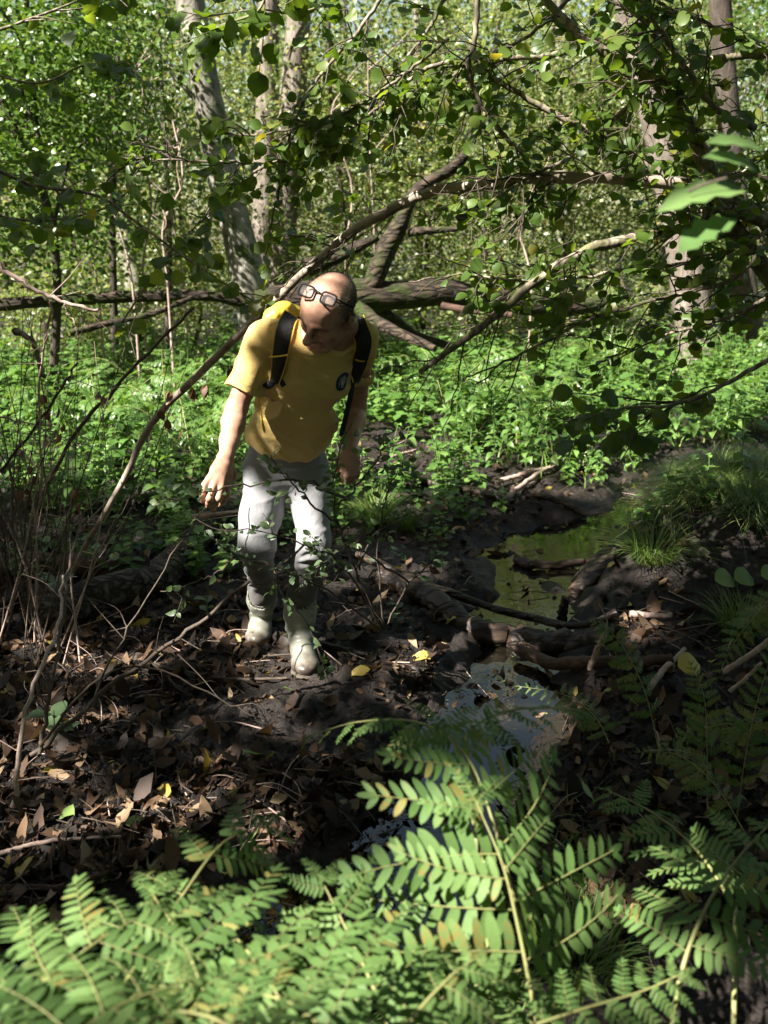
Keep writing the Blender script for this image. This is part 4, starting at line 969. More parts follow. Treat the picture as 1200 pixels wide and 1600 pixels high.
def leaf_objects(prefix, parent, TL, mat, P_, A_, N_, S_l, limit=300, meshes=3, stuff='foliage', curlr=(-.25, .05)):
    """largest leaves in view become leaf parts that share mesh data, the rest one foliage part"""
    d = np.linalg.norm(P_-np.array([0, 0, CAM_H]), axis=1); dirs = P_-np.array([0, 0, CAM_H])
    zc = dirs@np.array([0, CP, -SP]); u = dirs[:, 0]/np.maximum(zc, .01)*FPX+600; v = 800-(dirs@np.array([0, SP, CP]))/np.maximum(zc, .01)*FPX
    vis = (zc > .1) & (u > -10) & (u < 1210) & (v > -10) & (v < 1610)
    order = np.argsort(-(S_l/d)*np.where(vis, 1, .01)); big = [i for i in order[:limit] if vis[i]]; rest = np.setdiff1d(np.arange(len(P_)), big)
    mm = []
    for k in range(meshes):
        V, F, _, t = place(*crumple(TL, .028, k+5), np.zeros((1, 3)), np.array([[0, 1., 0]]), np.array([[0, 0, 1.]]), 1.0, 0, np.array([.0]), rng.uniform(*curlr))
        mm.append(mesh(prefix, [(V, F, 0, 0.0)], mat))
    org = np.array(parent.location) if parent is not None else np.zeros(3)
    obs = []
    for c, i in enumerate(big):
        o = link(prefix, mm[c % meshes], parent); y = norm(A_[i]); z = norm(N_[i]-y*np.dot(N_[i], y)); x = np.cross(y, z)
        set_frame(o, P_[i]-org, np.stack([x, y, z], -1)*S_l[i]); obs.append(o)
    if len(rest) and stuff:
        f = part(stuff, [place(*TL, P_[rest], A_[rest], N_[rest], S_l[rest])], mat, parent); tag(f, kind='stuff')
    return obs
def cat4(ls):
    o = [np.concatenate([l[i] for l in ls]) for i in range(4)]; k = ~in_gap(o[0], 1.0, -.005); return [q[k] for q in o]

# ---- hazel leaning in from the right
base = np.array([3.05, 3.55, float(gz(3.05, 3.55))])
hazel = thing('hazel_bush', 'hazel bush leaning in from the right with a long bough arching past the man', 'hazel', base)
HB_ = {
 'arch': ([(1300, 420, 3.5), (1200, 345, 3.4), (1130, 308, 3.35), (1050, 285, 3.3), (950, 279, 3.3), (850, 277, 3.35), (770, 288, 3.4), (690, 297, 3.45), (640, 312, 3.5), (590, 338, 3.52), (530, 378, 3.56), (480, 422, 3.6), (430, 470, 3.66), (385, 512, 3.72), (300, 595, 3.85), (245, 652, 3.95), (215, 700, 4.0), (200, 740, 4.02), (165, 800, 4.05), (130, 860, 4.1), (96, 930, 4.14)], (.023, .013)),
 'low': ([(1260, 430, 3.4), (1180, 340, 3.35), (1100, 335, 3.3), (1040, 362, 3.28), (950, 380, 3.25), (900, 398, 3.22), (850, 430, 3.2), (790, 480, 3.18), (740, 520, 3.16), (690, 555, 3.15), (655, 582, 3.15)], (.024, .009)),
 'stem': ([(1290, 600, 3.5), (1200, 430, 3.45), (1130, 330, 3.4), (1100, 240, 3.4), (1050, 155, 3.4), (1020, 125, 3.4), (970, 95, 3.4), (910, 60, 3.4), (845, -10, 3.4)], (.030, .014)),
 'upright': ([(1260, 520, 3.5), (1160, 380, 3.45), (1110, 290, 3.4), (1070, 180, 3.4), (1030, 80, 3.4), (990, -10, 3.4)], (.026, .014)),
 'cross': ([(1200, 85, 3.3), (1130, 90, 3.3), (1060, 113, 3.3), (1010, 138, 3.3), (960, 185, 3.3), (900, 240, 3.3), (830, 275, 3.32), (760, 320, 3.3)], (.013, .005)),
 'lit': ([(1015, 265, 3.35), (960, 225, 3.33), (870, 180, 3.3), (800, 140, 3.3), (745, 110, 3.3), (690, 98, 3.3), (640, 125, 3.3), (605, 160, 3.3)], (.013, .005)),
 'lit': ([(1015, 265, 3.35), (960, 225, 3.33), (870, 180, 3.3), (800, 140, 3.3), (745, 110, 3.3), (690, 98, 3.3), (640, 125, 3.3), (605, 160, 3.3)], (.013, .005)),
 'fork': ([(905, 74, 3.4), (850, 90, 3.35), (790, 92, 3.3), (745, 110, 3.3)], (.011, .006)),
 'drop': ([(750, -10, 3.25), (742, 60, 3.25), (732, 110, 3.25), (745, 150, 3.25), (770, 190, 3.25), (800, 225, 3.25), (830, 250, 3.25)], (.010, .005)),
 'droop': ([(1180, 200, 3.2), (1130, 180, 3.15), (1080, 120, 3.1), (1040, 60, 3.1), (1000, 0, 3.1)], (.012, .006)),
 'far': ([(600, -10, 3.3), (560, 50, 3.3), (520, 95, 3.3), (465, 175, 3.3), (440, 280, 3.3), (420, 360, 3.3)], (.007, .003)),
 'spray': ([(700, 60, 3.2), (640, 110, 3.2), (560, 165, 3.2), (480, 195, 3.2), (400, 212, 3.2), (340, 205, 3.2)], (.006, .003)),
 'spray2': ([(600, 160, 3.3), (540, 205, 3.3), (440, 250, 3.3), (320, 252, 3.3), (190, 246, 3.3)], (.006, .003)),
 'side': ([(1240, 540, 2.6), (1150, 590, 2.55), (1060, 630, 2.5), (960, 640, 2.5), (880, 660, 2.5)], (.008, .003)),
 'side2': ([(1260, 300, 3.2), (1150, 430, 3.2), (1020, 470, 3.2), (920, 500, 3.2), (800, 560, 3.2), (730, 590, 3.2)], (.009, .003)),
 'upper': ([(1260, 120, 3.4), (1150, 60, 3.4), (1060, 20, 3.4), (960, 15, 3.4)], (.010, .004)),
 'upper2': ([(1260, 220, 3.5), (1180, 250, 3.5), (1100, 330, 3.5), (1000, 400, 3.5)], (.010, .004)),
 'upper3': ([(900, -10, 3.5), (820, 60, 3.5), (720, 110, 3.5), (640, 180, 3.5)], (.008, .003)),
 'upper4': ([(1260, 430, 3.3), (1150, 490, 3.3), (1040, 525, 3.3), (950, 560, 3.3)], (.009, .003)),
 'upper5': ([(700, -10, 3.4), (660, 60, 3.4), (610, 120, 3.4), (560, 200, 3.4)], (.007, .003)),
 'side3': ([(1250, 330, 3.3), (1120, 400, 3.3), (980, 420, 3.3), (860, 440, 3.3), (720, 430, 3.3), (640, 440, 3.3)], (.008, .003)),
}
LL = []
for nm, (px, (ra, rb)) in HB_.items():
    pts = catmull(pxpath(px), 60 if nm == 'arch' else 36); n = len(pts)
    pts = pts+rng.normal(0, .0025, pts.shape)
    tp = tube(pts, np.linspace(ra, rb, n), 9, .16, len(nm)+int(px[0][0]) % 17)
    bparts = wm(tp)
    L_ = np.linalg.norm(np.diff(pts, axis=0), axis=1).sum()
    dens = dict(arch=8, low=14, stem=9, upright=10, cross=13, lit=12, fork=9, drop=9, droop=13, far=13, spray=16, spray2=17, side=7, side2=13, side3=14, upper=16, upper2=16, upper3=14, upper4=14, upper5=12)[nm]
    k = max(3, int(L_*dens*(1.0 if nm in ('side2', 'side3', 'upper4', 'low') else 1.4)))
    tw = sub_twigs(pts[:34] if nm == 'arch' else pts, k, .34 if nm not in ('spray', 'spray2', 'far') else .2, .003)
    for w in tw:
        bparts += wm(tube(w+rng.normal(0, .006, w.shape)*np.linspace(0, 1, 8)[:, None]**.3, np.linspace(.0032, .0013, 8), 4), 1)
        LL.append(twig_leaves(w, rng.integers(4, 9), .047 if nm != 'side' else .066))
        if rng.random() < .6 and nm not in ('far',):
            for w2 in sub_twigs(w, 2, .16, .002):
                bparts += wm(tube(w2, np.linspace(.002, .001, 8), 4), 1); LL.append(twig_leaves(w2, rng.integers(2, 5), .046))
    if nm in ('far', 'spray', 'spray2', 'cross', 'side', 'side2', 'side3'): LL.append(twig_leaves(pts, int(L_*11), .05))
    bo = part('branch', bparts, [M['bark_pale'] if nm == 'arch' else M['bark_hazel'], M['twig']], hazel)
for px in ([(1290, 600, 3.5), (1320, 720, 3.5)], [(1300, 420, 3.5), (1330, 600, 3.52), (1340, 760, 3.55)], [(1260, 520, 3.5), (1310, 700, 3.5)]):
    a = pxpath(px); part('stem', wm(tube(catmull(np.vstack([a, base]), 14), np.linspace(.03, .045, 14), 9, .12, 4)), M['bark_hazel'], hazel)
LP, LA, LN, LS_ = cat4(LL)
def screen(Pw):
    dd = Pw-np.array([0, 0, CAM_H]); zc = dd@np.array([0, CP, -SP]); return dd[:, 0]/zc*FPX+600, 800-(dd@np.array([0, SP, CP]))/zc*FPX
u_, v_ = screen(LP)
ok = ~((u_ > 440) & (u_ < 600) & (v_ > 400) & (v_ < 640)) & ~((v_ > 470+.12*np.abs(u_-900)) & (u_ < 830)) & (v_ < 700)
ac = catmull(pxpath(HB_['arch'][0]), 200); au, av = screen(ac); dd_ = np.hypot(u_[:, None]-au[None], v_[:, None]-av[None]); ok &= ~((dd_.min(1) < 17) & (LP[:, 1] < ac[dd_.argmin(1), 1]+.05) & (u_ < 900))
leaf_objects('leaf', hazel, L_ROUND, M['hazel_leaf'], LP[ok], LA[ok], LN[ok], LS_[ok], 300)
# dry brown leaves caught on the bough, and the knot of dead stems where it bends down
for px, py, Y in ((250, 640, 3.9), (262, 655, 3.9), (283, 670, 3.88), (300, 605, 3.8), (320, 600, 3.8), (265, 610, 3.85), (360, 575, 3.7)):
    a = P(px, py-38, Y); b = P(px, py, Y)
    part('dry_leaf', wm(tube(catmull([a, mid_(a, b, .5)+.008*rdir(1)[0], b], 5), .0012, 4))+[place(*L_OVAL, np.array([b, b]), np.array([[.1, 0, -1.], [-.1, .1, -1]]), rdir(2), [.05, .06], 0, None, np.array([.5, -.4]))], M['dead_leaf'], hazel)

# ---- hazel sprays from the left
lh = thing('hazel_sapling', 'thin hazel sapling at the left whose long stem slants down towards the man', 'hazel', (-2.5, 3.6, float(gz(-2.5, 3.6))))
LL = []
for px, ra, k, nl in (([(-60, 240, 3.5), (0, 268, 3.5), (60, 292, 3.5), (150, 305, 3.5), (210, 345, 3.5), (300, 410, 3.5), (370, 455, 3.55), (410, 478, 3.6)], .008, 10, 16), ([(-40, 60, 3.2), (60, 25, 3.2), (150, -10, 3.2)], .006, 5, 6), ([(420, -20, 3.3), (400, 20, 3.3), (345, 40, 3.3), (330, 60, 3.3)], .005, 8, 8), ([(-40, 330, 3.8), (60, 345, 3.8), (150, 330, 3.8), (200, 300, 3.8)], .006, 9, 12), ([(560, -20, 3.4), (470, 20, 3.4), (400, 15, 3.4), (300, 30, 3.4)], .005, 8, 10), ([(-30, 110, 4.2), (60, 130, 4.2), (140, 100, 4.2), (220, 110, 4.2)], .006, 7, 8), ([(180, 520, 3.8), (240, 430, 3.8), (290, 370, 3.8), (330, 330, 3.8)], .005, 7, 14)):
    pts = catmull(pxpath(px), 24); bp = wm(tube(pts, np.linspace(ra, ra*.4, 24), 6, .1, 2))
    LL.append(twig_leaves(pts, nl, .075, .1))
    for w in sub_twigs(pts, k, .26, .003): bp += wm(tube(w, np.linspace(.0028, .0012, 8), 4)); LL.append(twig_leaves(w, rng.integers(3, 6), .075))
    part('branch', bp, M['bark_hazel'], lh)
part('stem', wm(tube(catmull([np.array([-2.5, 3.6, 0]), np.array([-2.3, 3.5, .9]), P(-60, 240, 3.5)], 10), .014, 7)), M['bark_hazel'], lh)
part('stem', wm(tube(catmull([np.array([-2.5, 3.6, 0]), np.array([-2.0, 3.4, 1.6]), P(-40, 60, 3.2)], 10), .012, 7)), M['bark_hazel'], lh)
part('stem', wm(tube(catmull([np.array([-2.5, 3.6, 0]), np.array([-2.0, 3.9, 1.2]), P(-30, 110, 4.2)], 10), .012, 7)), M['bark_hazel'], lh)
leaf_objects('leaf', lh, L_ROUND, M['hazel_leaf'], *cat4(LL), 300)

# ---- soft near leaves hanging into the right edge
nl = thing('oak_twig', 'blurred green twig with lobed leaves close to the viewer at the right', 'twig', P(1260, 300, 1.35))
lob = outline_leaf([.0, .16, .34, .22, .44, .26, .36, .18, .0], .1, .4)
part('stem', wm(tube(catmull(pxpath([(1280, 330, 1.35), (1190, 275, 1.35), (1110, 285, 1.35), (1075, 300, 1.36)]), 10), .0022, 5)), M['twig'], nl)
for a, b, s in (((1190, 262, 1.35), (1105, 238, 1.36), .085), ((1170, 285, 1.35), (1030, 318, 1.38), .10), ((1150, 335, 1.35), (1060, 385, 1.36), .09), ((1200, 230, 1.35), (1110, 215, 1.36), .07)):
    p, q = P(*a), P(*b); o = part('leaf', [place(*lob, p[None], (q-p)[None], np.array([[.1, -.35, .9]]), np.linalg.norm(q-p)*1.05)], M['fern'], nl)

# ---- low evergreen shrub whose twigs cross in front of the legs
sb = G(610, 985); sb[2] = float(gz(sb[0], sb[1]))
shrub = thing('privet_shrub', 'sparse small-leaved shrub with thin twigs crossing in front of the trouser legs', 'shrub', sb)
SH = [[(600, 985, 3.15), (560, 900, 3.0), (530, 820, 2.85), (520, 750, 2.8), (548, 660, 2.75)], [(540, 780, 2.85), (470, 750, 2.75), (400, 757, 2.7), (330, 765, 2.65), (240, 790, 2.6)], [(600, 985, 3.15), (540, 890, 2.95), (480, 850, 2.85), (400, 830, 2.8), (340, 830, 2.75)],
      [(600, 985, 3.15), (520, 930, 2.9), (450, 890, 2.8), (370, 870, 2.75), (350, 855, 2.75)], [(600, 985, 3.15), (590, 880, 3.1), (600, 790, 3.1), (620, 740, 3.1), (640, 735, 3.1)], [(600, 985, 3.15), (640, 910, 3.15), (680, 870, 3.2), (650, 830, 3.2)],
      [(560, 890, 3.0), (580, 840, 3.05), (640, 800, 3.1), (660, 815, 3.1)], [(640, 910, 3.15), (560, 860, 3.0), (520, 870, 2.95), (480, 900, 2.9)], [(530, 820, 2.85), (480, 780, 2.8), (440, 735, 2.78), (420, 715, 2.78)], [(530, 790, 2.85), (575, 740, 2.9), (600, 700, 2.95), (590, 680, 2.95)], [(480, 850, 2.85), (430, 900, 2.8), (470, 960, 2.85), (500, 1005, 2.9)], [(370, 870, 2.75), (330, 900, 2.75), (250, 925, 2.75)]]
LL = []
for px in SH:
    pts = catmull(pxpath(px), 22)+rng.normal(0, .004, (22, 3)); bp = wm(tube(pts, np.linspace(.0045, .0016, 22), 5))
    ln = np.linalg.norm(np.diff(pts, axis=0), axis=1).sum(); LL.append(twig_leaves(pts, int(ln*24), .036, .25, .5, .45, .5, .0, .006))
    for w in sub_twigs(pts, int(ln*6), .14, .002, 0, .3): bp += wm(tube(w, np.linspace(.0018, .001, 8), 4)); LL.append(twig_leaves(w, rng.integers(4, 8), .036, .15, .5, .45, .5, .0, .006))
    part('twig', bp, M['twig'], shrub)
leaf_objects('leaf', shrub, L_OVAL, M['shrub_leaf'], *cat4(LL), 300)

# ---- thicket of dead stems at the left
tb_ = np.array([-1.75, 3.75, float(gz(-1.75, 3.75))])
thick = thing('dead_thicket', 'tangle of thin bare stems and dry twigs at the left edge', 'bush', tb_)
def stem(px, r0, r1=None, mat='twig', n=22, parent=thick, tw=0, name='stem'):
    pts = catmull(pxpath(px), n)+rng.normal(0, .004, (n, 3)); bp = wm(tube(pts, np.linspace(r0, r1 or r0*.5, n), 6, .12, int(px[0][0]) % 23))
    for w in sub_twigs(pts, tw, .22, .002, .1): bp += wm(tube(w, np.linspace(.0022, .0010, 8), 4))
    return part(name, bp, M[mat], parent)
stem([(-30, 385, 3.4), (20, 430, 3.4), (62, 456, 3.4), (110, 474, 3.4), (155, 486, 3.4)], .011, .006, 'twig_pale', tw=5)
stem([(80, 470, 3.4), (78, 500, 3.4), (66, 545, 3.42), (62, 620, 3.45), (64, 740, 3.5), (60, 820, 3.55)], .005, .004, 'twig_pale', tw=5)
stem([(100, 474, 3.4), (115, 505, 3.4), (122, 530, 3.4)], .004, .002, 'twig_pale')
stem([(65, 775, 3.8), (115, 682, 3.85), (175, 612, 3.9), (240, 542, 3.95), (305, 482, 4.0)], .010, .006, tw=6)
stem([(20, 1265, 2.35), (42, 1110, 2.5), (88, 990, 2.8), (100, 900, 3.2)], .009, .005, 'twig_pale', tw=5)
stem([(62, 1180, 2.6), (75, 1090, 2.7), (95, 990, 2.9), (108, 890, 3.2), (130, 800, 3.6)], .008, .004, tw=6)
stem([(0, 650, 3.6), (45, 662, 3.6), (110, 688, 3.6), (145, 697, 3.6)], .004, .002, 'twig_pale')
stem([(20, 515, 3.9), (50, 532, 3.9), (62, 570, 3.9), (72, 590, 3.9)], .014, .010, 'bark_hazel')
stem([(0, 735, 3.6), (40, 685, 3.6), (85, 625, 3.6), (118, 568, 3.6)], .007, .005, tw=4)
stem([(50, 1180, 2.6), (190, 1060, 2.8), (310, 975, 2.85), (390, 905, 2.85)], .009, .006, tw=5)
stem([(60, 1170, 2.5), (130, 1080, 2.6), (220, 1040, 2.7), (340, 1090, 2.75), (400, 1120, 2.75)], .005, .002, tw=4)
stem([(130, 1130, 2.5), (190, 1000, 2.7), (280, 850, 3.0), (345, 760, 3.2)], .004, .002, tw=4)
for k in range(64):
    x = rng.uniform(-60, 150)*rng.uniform(.4, 1); Y = rng.uniform(3.3, 4.6); h = rng.uniform(.5, 1.5); g = P(x, 900, Y); g[2] = float(gz(g[0], g[1]))
    e = g+np.array([rng.normal(.1, .35), rng.normal(0, .25), h]); bp = catmull([g, mid_(g, e, .5)+rng.normal(0, .06, 3), e], 14)
    pp = wm(tube(bp, np.linspace(rng.uniform(.0025, .006), .0012, 14), 5))
    for w in sub_twigs(bp, rng.integers(2, 6), .25, .002, .1): pp += wm(tube(w, np.linspace(.0018, .0009, 8), 4))
    part('stem', pp, M['twig_pale'] if rng.random() < .3 else M['twig'], thick)
dl = [twig_leaves(catmull([P(a, b, 3.6), P(a+10, b+60, 3.6)], 6), 5, .05, 0, .2, .4, .8, 1.0) for a, b in ((70, 640), (45, 690), (95, 620), (30, 720), (110, 720), (120, 760), (60, 600), (150, 560), (20, 640))]
leaf_objects('dry_leaf', thick, L_OVAL, M['dead_leaf'], *cat4(dl), 60, curlr=(-.8, .8))
# ---------------------------------------------------------------- royal ferns close to the viewer
def pinna_mesh(np_=9, plen=.245, pw=.042, ang=72, term=.16, name='pinna', mat='fern', bend=.0):
    ol = outline_leaf([.6*pw/plen, .9*pw/plen, 1.0*pw/plen, 1.0*pw/plen, .95*pw/plen, .85*pw/plen, .6*pw/plen, .0], .06, .14)
    pos, ax, nr, sc = [], [], [], []
    for i in range(np_):
        y = .07+.83*i/(np_-1); l = plen*(1-.45*(i/(np_-1))**1.5)*(.85 if i == 0 else 1)*rng.uniform(.93, 1.07)
        for s in (-1, 1):
            a = math.radians(ang-18*i/(np_-1)+rng.normal(0, 4)); pos.append((0, y+(.02 if s > 0 else 0), 0)); ax.append((s*math.sin(a), math.cos(a), rng.normal(-.08, .13))); nr.append((s*-.12+rng.normal(0, .2), rng.normal(0, .2), 1)); sc.append(l)
    pos.append((0, .9, 0)); ax.append((rng.normal(0, .05), 1, 0)); nr.append((0, 0, 1)); sc.append(term)
    V, F, m, t = place(*ol, np.array(pos), np.array(ax), np.array(nr), np.array(sc), 0, rng.uniform(0, .25, len(pos)))
    V[:, 2] -= .22*V[:, 1]**2+.25*np.abs(V[:, 0])**2
    V[:, 0] += bend*V[:, 1]**2
    parts_ = [(V, F, 0, t)]
    rb = tube(np.stack([bend*np.linspace(0, .95, 8)**2, np.linspace(0, .95, 8), -.22*np.linspace(0, .95, 8)**2], -1), np.linspace(.007, .003, 8), 4)
    return mesh(name, parts_+wm(rb, 1), [M[mat], M['fern_stem']])
PINNAE = [pinna_mesh(9, bend=b) for b in (-.14, -.08, .0, .08, .14, .2)]
PINNAE_S = [pinna_mesh(8, .27, .048, 70, .2, bend=b) for b in (-.05, .05)]
def frond(plant, px, base, plen, npair=8, t0=.25, variants=None, nrm=(0, -.35, .95), tipk=.35, r=.0042, ang=78, mat='fern_stem', twist=0.0):
    """one frond: rachis down to the root, pinnae in pairs as sub-parts"""
    up = pxpath(px) if isinstance(px[0], tuple) else np.array(px)
    pts = catmull(up, 26); org = np.array(plant.location)
    low = catmull([base, mid_(base, pts[0], .55)+np.array([0, 0, .03]), pts[0]], 8)[:-1]
    al = np.vstack([low, pts])
    fr = part('frond', wm(tube(al, np.concatenate([np.full(7, r*1.15), np.linspace(r, r*.25, 26)]), 6)), M[mat], plant)
    variants = variants or PINNAE
    N_ = norm(np.array(nrm))
    for i, t in enumerate(np.linspace(t0, .985, npair)):
        q = t*25; j = min(int(q), 24); p = pts[j]*(1-(q-j))+pts[j+1]*(q-j); T_ = norm(pts[j+1]-pts[j]); n = norm(N_-T_*N_.dot(T_)); s = np.cross(T_, n)
        u = (t-t0)/(1-t0); l = plen*(1-(1-tipk)*u**1.6)*(.8+.2*min(1, u*4))
        for sg in (-1, 1):
            a = math.radians(ang-22*u+rng.normal(0, 5)); d = norm(s*sg*math.sin(a)+T_*math.cos(a)+n*rng.normal(-.10, .16)); nn = norm(n+s*sg*.15+rng.normal(0, .2, 3)+twist*s)
            o = link('pinna', variants[rng.integers(len(variants))], fr); z = norm(nn-d*nn.dot(d)); x = np.cross(d, z)
            set_frame(o, p+T_*(.006*sg)-org, np.stack([x, d, z], -1)*(l*rng.uniform(.9, 1.1)))
    T_ = norm(pts[-1]-pts[-2]); n = norm(N_-T_*N_.dot(T_))
    o = link('pinna', variants[0], fr); set_frame(o, pts[-1]-org, np.stack([np.cross(T_, n), T_, n], -1)*(plen*tipk*.9))
    return fr
def fern_plant(x, y, label, name='royal_fern', group='royal ferns on the near bank'):
    b = np.array([x, y, float(gz(x, y))]); return thing(name, label, 'fern', b, group), b
f1, b1 = fern_plant(.22, .92, 'tall royal fern with pale double stalks in front of the stream, largest and sharpest')
frond(f1, [(838, 1660, 1.10), (822, 1520, 1.15), (802, 1400, 1.21), (772, 1290, 1.27), (740, 1200, 1.33), (698, 1142, 1.38)], b1, .285, 6, .22, nrm=(0, .12, 1), ang=86)
frond(f1, [(850, 1660, 1.04), (832, 1560, 1.08), (810, 1450, 1.13), (785, 1350, 1.18), (745, 1255, 1.24)], b1, .245, 4, .15, nrm=(.05, .1, 1), ang=86)
frond(f1, [(735, 1240, 1.40), (712, 1165, 1.46), (650, 1128, 1.54), (560, 1128, 1.62), (482, 1150, 1.66)], b1, .10, 9, .2, PINNAE_S, nrm=(.1, .1, 1))
frond(f1, [(745, 1230, 1.40), (730, 1150, 1.46), (790, 1112, 1.54), (860, 1106, 1.6), (905, 1110, 1.64)], b1, .085, 7, .25, PINNAE_S, nrm=(-.1, .1, 1))
frond(f1, [(690, 1680, .98), (790, 1620, 1.02), (900, 1580, 1.06), (1000, 1550, 1.10), (1060, 1524, 1.12)], b1, .10, 9, .2, PINNAE_S)
f2, b2 = fern_plant(-.30, .62, 'dense blurred royal fern filling the lower left corner')
for px, pl, npr in (([(120, 1690, .86), (200, 1530, 1.0), (285, 1400, 1.14), (345, 1320, 1.24), (408, 1286, 1.3)], .18, 6), ([(-70, 1640, .80), (60, 1540, .90), (170, 1460, 1.0), (250, 1420, 1.08)], .20, 5), ([(350, 1700, .80), (325, 1570, .93), (285, 1470, 1.03), (240, 1400, 1.12)], .21, 5),
                    ([(-90, 1560, .88), (40, 1510, .96), (140, 1470, 1.04), (210, 1450, 1.1)], .18, 5), ([(60, 1720, .70), (110, 1630, .76), (190, 1570, .82), (300, 1530, .88)], .19, 5), ([(-40, 1700, .74), (10, 1620, .80), (60, 1560, .86), (140, 1520, .92)], .18, 5)):
    frond(f2, px, b2, pl, npr, .2)
f3, b3 = fern_plant(-.02, .70, 'blurred royal fern at the bottom between the corner fern and the tall fern')
for px, pl, npr in (([(500, 1700, .84), (455, 1590, .94), (390, 1490, 1.04), (330, 1425, 1.13)], .21, 5), ([(640, 1700, .9), (595, 1570, 1.0), (550, 1470, 1.09), (505, 1380, 1.18)], .20, 5), ([(430, 1720, .70), (400, 1640, .76), (330, 1590, .82), (240, 1575, .86)], .14, 6), ([(560, 1720, .76), (520, 1630, .83), (460, 1570, .9), (370, 1545, .95)], .19, 5), ([(600, 1700, .86), (640, 1600, .92), (700, 1530, .98), (740, 1500, 1.02)], .14, 5)):
    frond(f3, px, b3, pl, npr, .2)
f4, b4 = fern_plant(.52, .95, 'royal fern with one stout pale stalk at the lower right')
frond(f4, [(1040, 1660, 1.08), (1065, 1520, 1.14), (1100, 1425, 1.2), (1150, 1345, 1.28), (1200, 1290, 1.36)], b4, .20, 6, .34, nrm=(-.3, -.1, 1), r=.005)
frond(f4, [(1150, 1420, 1.4), (1090, 1330, 1.55), (1020, 1270, 1.65), (950, 1235, 1.75)], b4, .13, 8, .15, PINNAE_S, nrm=(.2, 0, 1))

# ---- thin shaded ferns on the right bank
LACE = [pinna_mesh(11, .24, .036, 66, .12, 'pinna', 'fern_pale', b) for b in (-.06, .08)]
k = 0
for px, lb in (([(1035, 1200, 2.55), (1012, 1095, 2.62), (985, 1030, 2.68), (955, 988, 2.72), (925, 972, 2.75)], 'thin fern frond on a long stalk reaching over the sticks at the right'),
               ([(1105, 1290, 2.3), (1105, 1180, 2.35), (1100, 1090, 2.4), (1080, 1040, 2.45)], 'upright thin fern under the tan curled leaf'),
               ([(1150, 1290, 2.3), (1165, 1180, 2.3), (1188, 1080, 2.35), (1215, 1000, 2.4)], 'thin fern leaning out of the right edge'),
               ([(1180, 1330, 2.1), (1120, 1230, 2.2), (1060, 1180, 2.3), (1000, 1175, 2.35)], 'yellowing fern arching left above the litter at the right'),
               ([(960, 1180, 2.6), (930, 1120, 2.7), (880, 1085, 2.8), (810, 1072, 2.9)], 'feathery fern drooping over the pool from the right'),
               ([(1230, 900, 3.0), (1190, 950, 3.0), (1150, 1000, 2.95), (1120, 1060, 2.9)], 'fern hanging in from the right edge above the litter'),
               ([(1230, 1150, 2.3), (1160, 1130, 2.35), (1090, 1140, 2.4), (1040, 1160, 2.45)], 'fern lying low across the right bank'),
               ([(1220, 1440, 1.75), (1150, 1360, 1.85), (1090, 1330, 1.95), (1020, 1340, 2.0)], 'dark fern in the shade below the right bank')):
    e = pxpath(px); b = e[0].copy(); b[2] = float(gz(b[0], b[1])); t = thing('lady_fern', lb, 'fern', b, 'thin ferns on the right bank')
    frond(t, px, b, .085, 13, .2, LACE, nrm=(0, -.4, .9), tipk=.2, r=.0024)

# ferns growing among the nettles
LACE2 = [pinna_mesh(9, .24, .045, 66, .12, 'pinna', 'nettle_leaf', b) for b in (-.06, .08)]
for px, py, Y, h, lb in ((150, 640, 6.6, .75, 'fern among the nettles at the left behind the dry stems'), (255, 600, 7.6, .8, 'fern among the nettles left of the leaning stick'), (300, 720, 6.0, .6, 'fern at the nettle edge behind the hand of the man'), (700, 600, 8.0, .8, 'fern among the nettles below the broken hazel bough'), (1150, 540, 10.5, .9, 'fern by the mossy foot of the stout trunk'), (850, 640, 7.4, .6, 'fern among the nettles behind the far pool')):
    b = P(px, py, Y); b[2] = float(gz(b[0], b[1])); t = thing('bracken_fern', lb, 'fern', b, 'ferns among the nettles')
    for k in range(4):
        a = k*1.57+rng.uniform(0, 1); d = np.array([math.cos(a), math.sin(a), 0])*h; pts_ = [b+[0, 0, .1], b+d*.25+[0, 0, h*.55], b+d*.6+[0, 0, h*.85], b+d+[0, 0, h*.8]]
        frond(t, pts_, b, .22, 9, .25, LACE2, nrm=(0, -.2, 1), tipk=.2, r=.004)

# ---------------------------------------------------------------- nettle bed
def nettle(h, seed, nodes=6):
    r = np.random.default_rng(seed); st = catmull([(0, 0, 0), (r.normal(0, .02), r.normal(0, .02), h*.5), (r.normal(0, .05), r.normal(0, .05), h)], 10)
    pos, ax, nr, sc = [], [], [], []
    for i in range(nodes):
        t = .25+.75*i/(nodes-1); p = st[min(int(t*9), 9)]; a0 = i*math.pi/2+r.normal(0, .25)
        for s in (0, math.pi):
            a = a0+s; pos.append(p); ax.append((math.cos(a), math.sin(a), r.normal(-.12, .2))); nr.append((r.normal(0, .25), r.normal(-.1, .25), 1)); sc.append((.115-.05*abs(t-.45))*r.uniform(.8, 1.15)*(.55 if i == nodes-1 else 1))
    return st, np.array(pos), np.array(ax), np.array(nr), np.array(sc)
NV = [nettle(h, s) for s, h in enumerate((.38, .45, .5, .55, .6, .48, .42))]
nleafm = [mesh('leaf', [(*place(*L_NETTLE, np.zeros((1, 3)), np.array([[0, 1., 0]]), np.array([[0, 0, 1.]]), 1.0, 0, np.array([0.]), c)[:2], 0, 0.)], M['nettle_leaf']) for c in (-.3, -.1, .05)]
nstem = [mesh('stem', wm(tube(v[0], np.linspace(.004, .0018, 10), 5)), M['nettle_stem']) for v in NV]
nfull = [mesh('nettle_plant', [place(*L_NETTLE, v[1], v[2], v[3], v[4], 0, None, -.2)]+wm(tube(v[0], np.linspace(.004, .0018, 10), 4), 1), [M['nettle_leaf'], M['nettle_stem']]) for v in NV]
cand = []
